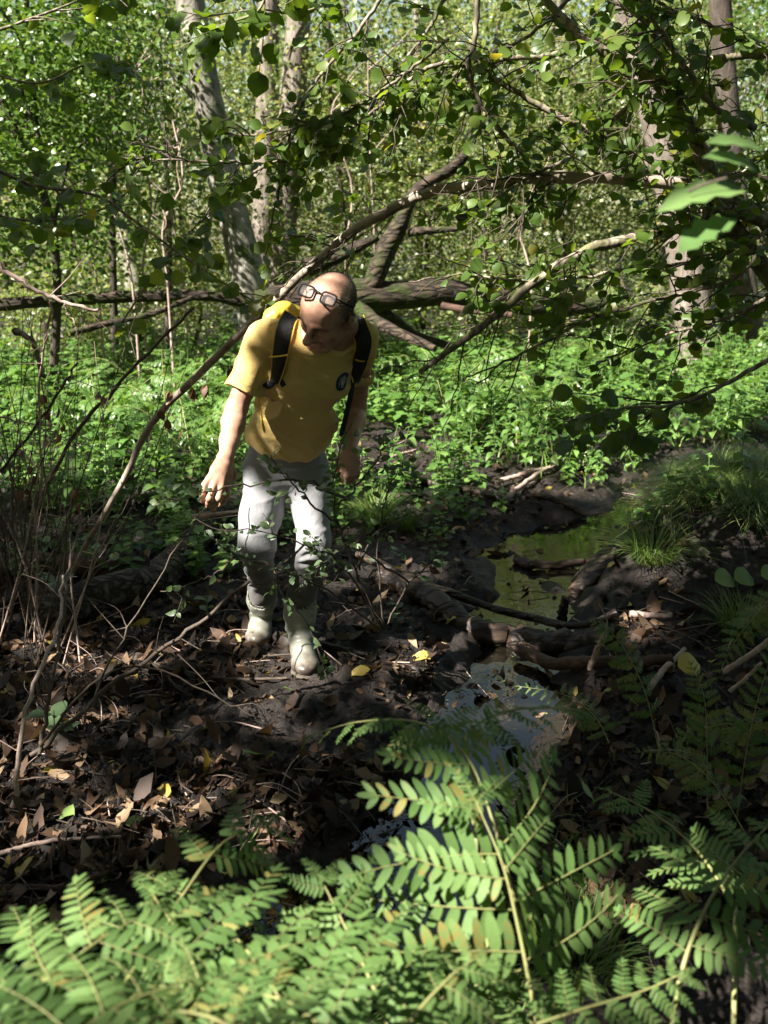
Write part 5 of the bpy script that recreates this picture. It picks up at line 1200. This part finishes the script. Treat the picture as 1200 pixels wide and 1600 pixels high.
while len(cand) < 2900:
    x = rng.uniform(-6.5, 7.0); y = 4.7+8.5*rng.random()**.85
    q = float(creek_field(np.array(x), np.array(y))); edge = 5.45+.45*vnoise2(np.array(x*1.3), np.array(0.), 4)-.55*max(0, min(1, (-x-.2)/.8))
    if q < 1.35 or y < edge or x > 1.5+.9*(y-5.5) and y < 7.0: continue
    if x > -.3 and x < .4 and y < 5.9: continue
    if abs(x) > .46*y+1.9: continue
    if vnoise2(np.array(x*1.2), np.array(y*1.2), 31) < -.42: continue
    cand.append((x, y))
cand = np.array(sorted(cand, key=lambda c: c[1]+(100 if abs(c[0]) > .43*c[1]+.1 else 0)))
cz = gz(cand[:, 0], cand[:, 1])
NG = 'nettles in the bed behind the man'
for i in range(300):
    k = i % 7; s = rng.uniform(.65, 1.1)*(1+.3*float(vnoise2(np.array(cand[i, 0]*1.5), np.array(cand[i, 1]*1.5), 37))); rz = rng.uniform(0, 6.28); x, y = cand[i]
    lb = 'green nettle standing at the front of the nettle bed' if i < 70 else 'green nettle standing further back in the nettle bed'
    if i < 70:
        t = thing('nettle_plant', lb, 'nettle', (x, y, cz[i]), NG); t.rotation_euler = (rng.normal(0, .1), rng.normal(0, .1), rz); t.scale = (s,)*3
        link('stem', nstem[k], t)
        for p, a, n, sc in zip(*NV[k][1:]):
            o = link('leaf', nleafm[rng.integers(3)], t); yv = norm(a); zv = norm(n-yv*np.dot(n, yv)); set_frame(o, p, np.stack([np.cross(yv, zv), yv, zv], -1)*sc)
    else:
        t = link('nettle_plant', nfull[k], None, (x, y, cz[i]), (rng.normal(0, .12), rng.normal(0, .12), rz), s); tag(t, lb, 'nettle', NG)
pp = []
for i in range(420):      # low young nettles and seedlings coming forward over the mud
    x, y = rng.uniform(-2.6, 2.0), rng.uniform(4.3, 6.2); q = float(creek_field(np.array(x), np.array(y)))
    if q < 1.4 or (-.75 < x < .1 and y < 4.9) or vnoise2(np.array(x*2), np.array(y*2), 47) < -.1: continue
    v = NV[i % 7]; a = rng.uniform(0, 6.28); s = rng.uniform(.25, .6); R = np.array([[math.cos(a), -math.sin(a), 0], [math.sin(a), math.cos(a), 0], [0, 0, 1]]); o = np.array([x, y, float(gz(x, y))])
    pp.append(place(*L_HEX, v[1]@R.T*s+o, v[2]@R.T, v[3], v[4]*s*1.25, 0)); pp += wm(tube((v[0]@R.T*s+o)[::3], .002, 3, cap=False), 1)
for i in range(300, len(cand)):
    v = NV[i % 7]; a = rng.uniform(0, 6.28); s = rng.uniform(.6, 1.15)*(1+.35*float(vnoise2(np.array(cand[i, 0]*1.5), np.array(cand[i, 1]*1.5), 37))); R = np.array([[math.cos(a), -math.sin(a), 0], [math.sin(a), math.cos(a), 0], [0, 0, 1]])
    o = np.array([cand[i, 0], cand[i, 1], cz[i]]); pp.append(place(*L_HEX, v[1]@R.T*s+o, v[2]@R.T, v[3], v[4]*s*1.1, 0))
    pp += wm(tube((v[0]@R.T*s+o)[::3], .003, 3, cap=False), 1)
tag(link('nettle_bed', mesh('nettle_bed', pp, [M['nettle_leaf'], M['nettle_stem']])), kind='stuff')

# ---------------------------------------------------------------- grass
def blades(pos, h, lean, width, segs=3, outward=None, bend=.5):
    n = len(pos); d = rdir(n, 0)*1.0; d[:, 2] = 0; d = norm(d)
    if outward is not None: d = norm(d*.6+outward)
    h = np.broadcast_to(h, (n,))*rng.uniform(.6, 1.2, n); ln = np.broadcast_to(lean, (n,))*rng.uniform(.3, 1.3, n); s = np.cross(d, [0, 0, 1.])
    Vs = []
    for k in range(segs+1):
        t = k/segs; c = pos+d*(h*ln*t**1.6)[:, None]+np.array([0, 0, 1.])*(h*(t-bend*ln*t**2.2))[:, None]; w = (width*(1-t**1.5)+.0004)
        Vs += [c-s*w, c+s*w]
    V = np.stack(Vs, 1); k = 2*(segs+1); F = np.array([(2*i, 2*i+1, 2*i+3, 2*i+2) for i in range(segs)])
    return (V.reshape(-1, 3), (F[None]+(np.arange(n)*k)[:, None, None]).reshape(-1, 4), 0, np.repeat(rng.random(n), segs))
def scatter(n, fn, x0, x1, y0, y1):
    x = rng.uniform(x0, x1, n); y = rng.uniform(y0, y1, n); k = rng.random(n) < fn(x, y); x, y = x[k], y[k]; return np.stack([x, y, gz(x, y)-.005], -1)
gp = scatter(90000, lambda x, y: np.clip(1.6*np.exp(-(((x-2.15)/.75)**2+((y-4.85)/.66)**2)**1.3)-.25+.35*vnoise2(x*5, y*5, 8), 0, 1)*(creek_field(x, y) > 1.12), 1.0, 3.6, 3.7, 6.2)
g2 = scatter(9000, lambda x, y: np.clip(.5*vnoise2(x*4, y*4, 14)+.12, 0, 1)*(creek_field(x, y) > 1.15), .25, 1.2, 1.1, 2.3)
g3 = scatter(16000, lambda x, y: np.clip(.9*vnoise2(x*2.2, y*2.2, 15)+.15, 0, 1)*(creek_field(x, y) > 1.5), -6, 7, 8.5, 15)
tag(link('bank_grass', mesh('bank_grass', [blades(gp, .24, 1.5, .0018, bend=.62), blades(g2, .10, .9, .0016)], M['grass'])), kind='stuff')
g4 = scatter(5000, lambda x, y: np.clip(.9*vnoise2(x*1.7, y*1.7, 25)-.1, 0, 1)*(creek_field(x, y) > 1.5), -5, 6, 6, 9)
g3 = np.concatenate([g3, g4])
tag(link('glade_grass', mesh('glade_grass', [blades(g3, .3, .7, .006)], M['grass_bright'])), kind='stuff')
def tuft(name, label, c, n, h, spread, lean, w, mat, cat='grass tuft', group=None):
    c = np.array(c, float); c[2] = float(gz(c[0], c[1])); a = rng.uniform(0, 6.28, n); r = spread*np.sqrt(rng.random(n)); out = np.stack([np.cos(a), np.sin(a), 0*a], -1)
    o = link(name, mesh(name, [blades(c+out*r[:, None], h, lean, w, 4, out)], M[mat], c), None, c); return tag(o, label, cat, group)
TG = 'grass tufts in the glade'
tuft('grass_tuft', 'sunlit fine grass tuft on the mud just right of the trousers', G(588, 828), 420, .26, .07, .9, .0018, 'grass_bright', group=TG)
tuft('grass_tuft', 'small fine grass tuft right beside the sunlit tuft', G(636, 838), 220, .17, .05, .9, .0016, 'grass', group=TG)
tuft('sedge_tuft', 'big bright sedge clump in the sun left of the stout trunk foot', P(950, 560, 10.6), 260, .8, .22, .75, .010, 'grass_bright', 'sedge', TG)
tuft('sedge_tuft', 'bright sedge clump behind the nettles at the left', P(245, 520, 9.4), 160, .75, .2, .6, .010, 'grass_bright', 'sedge', TG)
tuft('sedge_tuft', 'small pale sedge clump behind the nettles nearer the leaning alder', P(300, 525, 9.0), 110, .55, .16, .7, .009, 'grass_bright', 'sedge', TG)
tuft('grass_tuft', 'dark grass tuft on the edge of the right bank above the litter', G(1150, 1010), 260, .2, .08, .9, .002, 'grass', group=TG)
tuft('grass_tuft', 'long grass tuft hanging over the black roots of the hummock', P(1015, 905, 4.1), 300, .25, .1, 1.1, .002, 'grass', group=TG)
tuft('grass_tuft', 'grass tuft under the tall fern at the bottom', G(690, 1560), 240, .16, .09, 1.0, .0014, 'grass', group=TG)
tuft('grass_tuft', 'grass tuft below the fern at the bottom right of the stalks', G(900, 1520), 240, .15, .09, 1.0, .0014, 'grass', group=TG)
# ---------------------------------------------------------------- logs and sticks on the mud and in the stream
def ground_stick(name, label, px, r0, r1, mat, cat, lift=0.0, sides=9, bump=.18, n=24, Y=None, twigs=0, group=None):
    pts = []
    for q in px:
        if len(q) == 3: pts.append(P(*q))
        else:
            p = G(*q); p[2] = float(gz(p[0], p[1])); p[2] = max(p[2], WATER_Z-.01)+lift+r0*.5; pts.append(p)
    pts = catmull(pts, n); pts += rng.normal(0, r0*.12, pts.shape)
    t = thing(name, label, cat, pts[0], group)
    part('wood', wm(tube(pts, np.linspace(r0, r1, n), sides, bump, int(px[0][0]) % 31)), M[mat], t)
    if twigs:
        for w in sub_twigs(pts, twigs, .16, .003, -.1, .2, .9, .6): part('side_twig', wm(tube(w, np.linspace(r1*.45, r1*.2, 8), 5)), M[mat], t)
    return t
ground_stick('barky_log', 'scaly barked log lying in the mud behind the left leg of the man', [(60, 985), (150, 955), (240, 925), (270, 890), (320, 850), (365, 812), (400, 790)], .085, .075, 'bark_dark', 'log', .02, 14, .14, 40)
st = ground_stick('barky_log', 'broken stub of the scaly log pointing at the viewer', [(262, 905), (256, 915), (250, 928)], .055, .05, 'bark_dark', 'log', .05, 12)
ground_stick('rotten_log', 'reddish rotten log crumbling beside the scaly log at the left', [(-40, 905), (40, 895), (110, 900), (190, 905)], .075, .06, 'rot_wood', 'log', .0, 12, .22, 30)
ground_stick('sunken_log', 'thick black log lying across the stream below the upper pool', [(600, 925), (680, 960), (740, 985), (810, 990), (880, 1000), (950, 1010)], .062, .055, 'wet_wood', 'log', .0, 13, .13, 36, twigs=2)
ground_stick('sunken_branch', 'long black branch on top of the thick black log', [(560, 910), (640, 940), (760, 955), (840, 975), (900, 992), (960, 1000)], .022, .016, 'wet_wood', 'branch', .07, 9, twigs=3)
ground_stick('fallen_branch', 'brown bent branch lying over the lower pool', [(810, 1015), (860, 1035), (910, 1055), (970, 1072), (1045, 1072)], .026, .022, 'rot_wood', 'branch', .04, 9)
ground_stick('fallen_branch', 'short upright stick standing on the brown bent branch', [(922, 1045, 3.2), (930, 1022, 3.18), (940, 1000, 3.16), (942, 990, 3.15)], .012, .009, 'twig_pale', 'stick', twigs=1)
ground_stick('fallen_branch', 'pale broken branch end lying in the sun at the right bank', [(980, 995), (1010, 997), (1045, 1000)], .014, .012, 'twig_pale', 'stick', .03)
ground_stick('fallen_branch', 'pale stick slanting to the tan curled leaf', [(1012, 1110), (1035, 1085), (1052, 1065), (1066, 1048)], .013, .009, 'twig_pale', 'stick', .04)
ground_stick('fallen_branch', 'forked grey branch on the far bank of the stream', [(780, 802), (815, 778), (850, 758), (872, 742)], .022, .012, 'twig_pale', 'branch', .03, twigs=3)
ground_stick('fallen_branch', 'grey stick crossing behind the forked grey branch', [(780, 770), (830, 762), (860, 752)], .018, .012, 'twig_pale', 'stick', .03)
ground_stick('fallen_branch', 'dark wet stick at the far edge of the upper pool', [(820, 790), (870, 795), (918, 800)], .024, .018, 'wet_wood', 'stick', .02)
ground_stick('fallen_branch', 'dark branch lying left of the far pool edge', [(640, 760), (700, 775), (760, 790), (800, 800)], .03, .02, 'wet_wood', 'branch', .02, twigs=2)
ground_stick('fallen_branch', 'pale stick poking from the nettles right of the hand', [(590, 748), (620, 738), (650, 728)], .016, .01, 'twig_pale', 'stick', .12)
ground_stick('sunken_branch', 'black knobbly branch in the middle of the upper pool', [(808, 868), (840, 878), (900, 875), (940, 873)], .028, .018, 'wet_wood', 'branch', .02, twigs=2)
ground_stick('tree_stump', 'small black snag standing in the upper pool', [(878, 975, 4.0), (880, 955, 3.98), (884, 935, 3.97)], .026, .02, 'wet_wood', 'snag')
ground_stick('tree_stump', 'short black peg beside the black snag', [(903, 985, 3.95), (905, 970, 3.95), (906, 958, 3.95)], .014, .012, 'wet_wood', 'snag')
ground_stick('fallen_branch', 'straw coloured stick on the litter at lower left', [(0, 1352), (80, 1335), (190, 1328)], .008, .004, 'twig_pale', 'stick', .02)
ground_stick('fallen_branch', 'brown stick below the straw coloured stick at lower left', [(-10, 1410), (50, 1400), (110, 1408), (180, 1390)], .012, .006, 'rot_wood', 'stick', .02, twigs=2)
ground_stick('fallen_branch', 'straw coloured stick behind the hand of the man', [(300, 808, 3.9), (340, 803, 3.9), (372, 799, 3.9)], .011, .009, 'twig_pale', 'stick')
ground_stick('fallen_branch', 'dark stick lying on the mud right of the front boot', [(500, 1030), (560, 1040), (640, 1060), (690, 1075)], .012, .007, 'wet_wood', 'stick', .01, twigs=2)
ground_stick('fallen_branch', 'dark twiggy branch across the mud left of the front boot', [(240, 1050), (300, 1062), (370, 1078), (450, 1080)], .010, .005, 'twig', 'branch', .01, twigs=4)
ground_stick('fallen_branch', 'light stick leaning on the right bank at the picture edge', [(1130, 1050, 2.9), (1170, 1025, 2.9), (1215, 990, 2.9)], .012, .01, 'twig_pale', 'stick')
ground_stick('fallen_branch', 'second light stick under the leaning one at the right edge', [(1140, 1080, 2.8), (1165, 1060, 2.8), (1190, 1035, 2.8)], .008, .006, 'twig_pale', 'stick')
# black roots of the hummock
rt = thing('root_mass', 'black wet roots and peat under the grassy hummock', 'roots', P(960, 930, 4.2))
for px, r0, r1 in (([(1030, 840, 4.6), (980, 870, 4.45), (930, 905, 4.3), (905, 935, 4.2)], .10, .06), ([(1060, 890, 4.3), (1020, 910, 4.25), (975, 935, 4.15), (935, 965, 4.0)], .075, .04), ([(1010, 830, 4.8), (950, 870, 4.6), (915, 900, 4.4), (900, 915, 4.3)], .06, .03), ([(1090, 900, 4.1), (1050, 930, 4.05), (1010, 955, 4.0)], .05, .03), ([(1030, 960, 3.95), (1020, 985, 3.9), (1015, 1010, 3.85)], .03, .02)):
    pp = catmull(pxpath(px), 16); pp[:, 2] = np.maximum(pp[:, 2], WATER_Z)
    part('root', wm(tube(pp, np.linspace(r0, r1, 16), 11, .25, int(px[0][0]))), M['wet_wood'], rt)
# tan curled leaf on its stick, pale green pair of leaves on the bank
for px, py, Y, s, nm, lb, mt in ((1060, 1040, 2.95, .10, 'fallen_leaf', 'large tan curled leaf caught on the tip of the pale slanting stick', 'litter_yellow'), (1118, 905, 3.75, .11, 'round_leaf', 'pale green round leaf on the right bank, left of a pair', 'litter_green'), (1148, 903, 3.75, .11, 'round_leaf', 'pale green round leaf on the right bank, right of a pair', 'litter_green'), (1190, 898, 3.7, .10, 'round_leaf', 'pale green round leaf cut by the right edge', 'litter_green')):
    p = P(px, py, Y); o = link(nm, mesh(nm, [place(*L_ROUND, np.zeros((1, 3)), np.array([[1, .2, .1]]), np.array([[0, -.6, .8]]), s, 0, np.array([.5]), -.3)], M[mt]), None, p); tag(o, lb, 'leaf')
# little green plants on the mud
for px, py, Y, s, lb in ((95, 945, 3.6, .13, 'broad green seedling above the scaly log at the left'), (88, 1158, 2.75, .10, 'dark green seedling on the mud at the left'), (325, 975, 3.6, .06, 'green seedling on the mud left of the rear boot'), (620, 1000, 3.5, .05, 'tiny seedling right of the front boot'), (690, 905, 4.2, .06, 'seedling beside the stream above the black branch')):
    c = G(px, py); c[2] = float(gz(c[0], c[1])); t = thing('seedling', lb, 'plant', c)
    for k in range(5):
        a = k*2.5+rng.normal(0, .3); part('leaf', [place(*L_OVAL, c[None]+[[0, 0, .03+.02*k]], np.array([[math.cos(a), math.sin(a), .25]]), np.array([[0, -.2, 1.]]), s*rng.uniform(.8, 1.1))], M['shrub_leaf'], t)
    part('stem', wm(tube(np.array([c, c+[0, 0, .06], c+[.004, 0, .12]]), .002, 4)), M['nettle_stem'], t)
# bright young nettle shoots at the stream corner are nettles of their own
for px, py in ((735, 610, ), (1010, 725)):
    pass
# ---------------------------------------------------------------- fallen leaves
litm = {}
for k, (mt, tl) in enumerate((('litter', L_OVAL), ('litter', L_ROUND), ('litter_dark', L_ROUND), ('litter_yellow', L_OVAL), ('litter_green', L_OVAL))):
    litm[k] = [mesh('fallen_leaf', [(*place(*crumple(tl, .045, 10*k+i), np.array([[0, -.5, 0]]), np.array([[0, 1., 0]]), np.array([[0, 0, 1.]]), 1.0, 0, np.array([0.]), c)[:2], 0, 0.)], M[mt]) for i, c in enumerate((.7, -.45, .35, -1.1, .1, -.2))]
LBL = ['curled brown dead leaf lying on the dark mud', 'broad brown dead leaf lying on the dark mud', 'blackened wet leaf pressed into the mud', 'yellow fallen leaf lying on the mud', 'green fallen leaf lying on the mud']
GRP = ['curled brown dead leaves', 'broad brown dead leaves', 'blackened wet leaves', 'yellow fallen leaves', 'green fallen leaves']
def mudpts(n, y0=1.75, y1=7.6):
    out = np.zeros((0, 3))
    while len(out) < n:
        m = 3*n+200; px = rng.uniform(-20, 1220, m); py = rng.uniform(700, 1500, m)
        a_ = (px-600)/FPX; b_ = (800-py)/FPX; dz = -SP+b_*CP; k_ = -CAM_H/dz; x = a_*k_; y = (CP+b_*SP)*k_
        q = creek_field(x, y); ok = (y > y0) & (y < y1) & ~((q < 1.05) & (rng.random(m) < .93))
        ok &= rng.random(m) < .80+.55*vnoise2(x*2.2, y*2.2, 51)
        ok &= ~((((px-480)/210)**2+((py-1140)/70)**2 < 1) & (rng.random(m) < .8))
        ok &= ((px < 640) & (py > 1120)) | ((px < 420) & (py > 940)) | (rng.random(m) < .45)
        x, y = x[ok], y[ok]; out = np.vstack([out, np.stack([x, y, np.maximum(gz(x, y), WATER_Z)], -1)])
    return out[:n]
def leaf_frame(p, s):
    e = .03; x, y = p[0], p[1]; n = norm(np.array([float(gz(x-e, y)-gz(x+e, y))/(2*e)*.6, float(gz(x, y-e)-gz(x, y+e))/(2*e)*.6, 1])+rng.normal(0, .28, 3)); a = rng.uniform(0, 6.28); d = np.array([math.cos(a), math.sin(a), 0]); d = norm(d-n*d.dot(n)); return np.stack([np.cross(d, n), d, n], -1)*s
pts = mudpts(300)
for p in pts:
    k = rng.choice(5, p=(.50, .20, .18, .08, .04)); o = link('fallen_leaf', litm[k][rng.integers(6)]); set_frame(o, p+[0, 0, .012], leaf_frame(p, rng.uniform(.04, .085)))
    tag(o, LBL[k], 'dead leaf', GRP[k])
for px, py, s, lb in ((660, 1040, .10, 'bright yellow leaf by the water edge below the black log'), (452, 1098, .06, 'lime green leaf on the mud below the front boot'), (398, 1207, .09, 'pale green folded leaf in the middle of the dark litter'), (105, 1280, .10, 'pale yellow green curled leaf at the lower left litter'), (215, 1297, .10, 'flat green round leaf in the lower left litter'), (400, 1325, .08, 'green leaf at the edge of the lower water'), (180, 1392, .08, 'pale leaf on the mud just above the corner fern'), (562, 1076, .09, 'yellow leaf right of the front boot')):
    p = G(px, py); p[2] = max(float(gz(p[0], p[1])), WATER_Z)+.02; k = 3 if 'yellow leaf' in lb else 4
    o = link('fallen_leaf', litm[k][rng.integers(6)]); set_frame(o, p, leaf_frame(p, s)); tag(o, lb, 'dead leaf')
pts = mudpts(5600); n = len(pts); ax = rdir(n, .25); nr = np.array([0, 0, 1.])+rng.normal(0, .5, (n, 3)); s = rng.uniform(.028, .085, n); kk = rng.random(n); c = rng.uniform(-1.2, 1.2, n)
pts = pts+[0, 0, .004]-ax*s[:, None]*.5
LP_ = []
for v in range(5):
    for m_, (a, b), tl in ((0, (0, .40), crumple(L_OVAL, .06, v)), (1, (.40, .95), crumple(L_HEX if v % 2 else L_OVAL, .07, v+9)), (2, (.95, .975), crumple(L_OVAL, .05, v+20)), (0, (.975, 1), crumple(L_ROUND, .05, v+30))):
        w = (kk >= a) & (kk < b) & (np.arange(n) % 5 == v); LP_.append(place(*tl, pts[w], ax[w], nr[w], s[w], m_, None, c[w]))
tag(link('leaf_litter', mesh('leaf_litter', LP_, [M['litter'], M['litter_dark'], M['litter_yellow']])), kind='stuff')
# twiglets and crumbs of mud
tp = []
for p in mudpts(620):
    a = rng.uniform(0, 6.28); l = rng.uniform(.05, .28); d = np.array([math.cos(a), math.sin(a), rng.normal(.05, .12)])*l; tp += wm(tube(catmull([p+[0, 0, .012]-d*.5, p+[0, 0, .02]+rng.normal(0, .012, 3), p+[0, 0, .016]+d*.5], 6), np.linspace(.003, .0014, 6)*rng.uniform(.6, 1.5), 4), int(rng.random() < .25))
tag(link('twig_litter', mesh('twig_litter', tp, [M['twig'], M['twig_pale']])), kind='stuff')
pts = mudpts(9000); n = len(pts); s = .004+.024*rng.random(n)**4
oc = np.array([(1, 0, 0), (-1, 0, 0), (0, 1, 0), (0, -1, 0), (0, 0, 1), (0, 0, -1)], float); of = np.array([(0, 2, 4), (2, 1, 4), (1, 3, 4), (3, 0, 4), (2, 0, 5), (1, 2, 5), (3, 1, 5), (0, 3, 5)])
V = (oc[None]*rng.uniform(.5, 1.3, (n, 6, 1)))*s[:, None, None]+pts[:, None]+[0, 0, .002]
tag(link('mud_crumbs', mesh('mud_crumbs', [(V.reshape(-1, 3), (of[None]+(np.arange(n)*6)[:, None, None]).reshape(-1, 3))], M['mud'], smooth=False)), kind='stuff')

# scraps of rotted leaf trodden into the mud, and flecks floating on the stream
pts = mudpts(11000); n = len(pts); LP_ = [place(*crumple(L_QUAD, .1, 3), pts+[0, 0, .004], rdir(n, .3), np.array([0, 0, 1.])+rng.normal(0, .5, (n, 3)), .008+.022*rng.random(n)**2, 0)]
tag(link('leaf_scraps', mesh('leaf_scraps', LP_, [M['litter_dark']])), kind='stuff')
fp = scatter(2600, lambda x, y: np.clip(.35+.9*vnoise2(x*5, y*5, 71), 0, 1)*(creek_field(x, y) < 1.0), -1, 2.6, 1.7, 6.4); fp = fp[gz(fp[:, 0], fp[:, 1]) < WATER_Z]; fp[:, 2] = WATER_Z+.003; n = len(fp)
tag(link('floating_scraps', mesh('floating_scraps', [place(*L_HEX, fp, rdir(n, 0), np.array([0, 0, 1.])+rng.normal(0, .06, (n, 3)), .008+.03*rng.random(n)**3, 0)], [M['litter_green'], M['litter']])), kind='stuff')
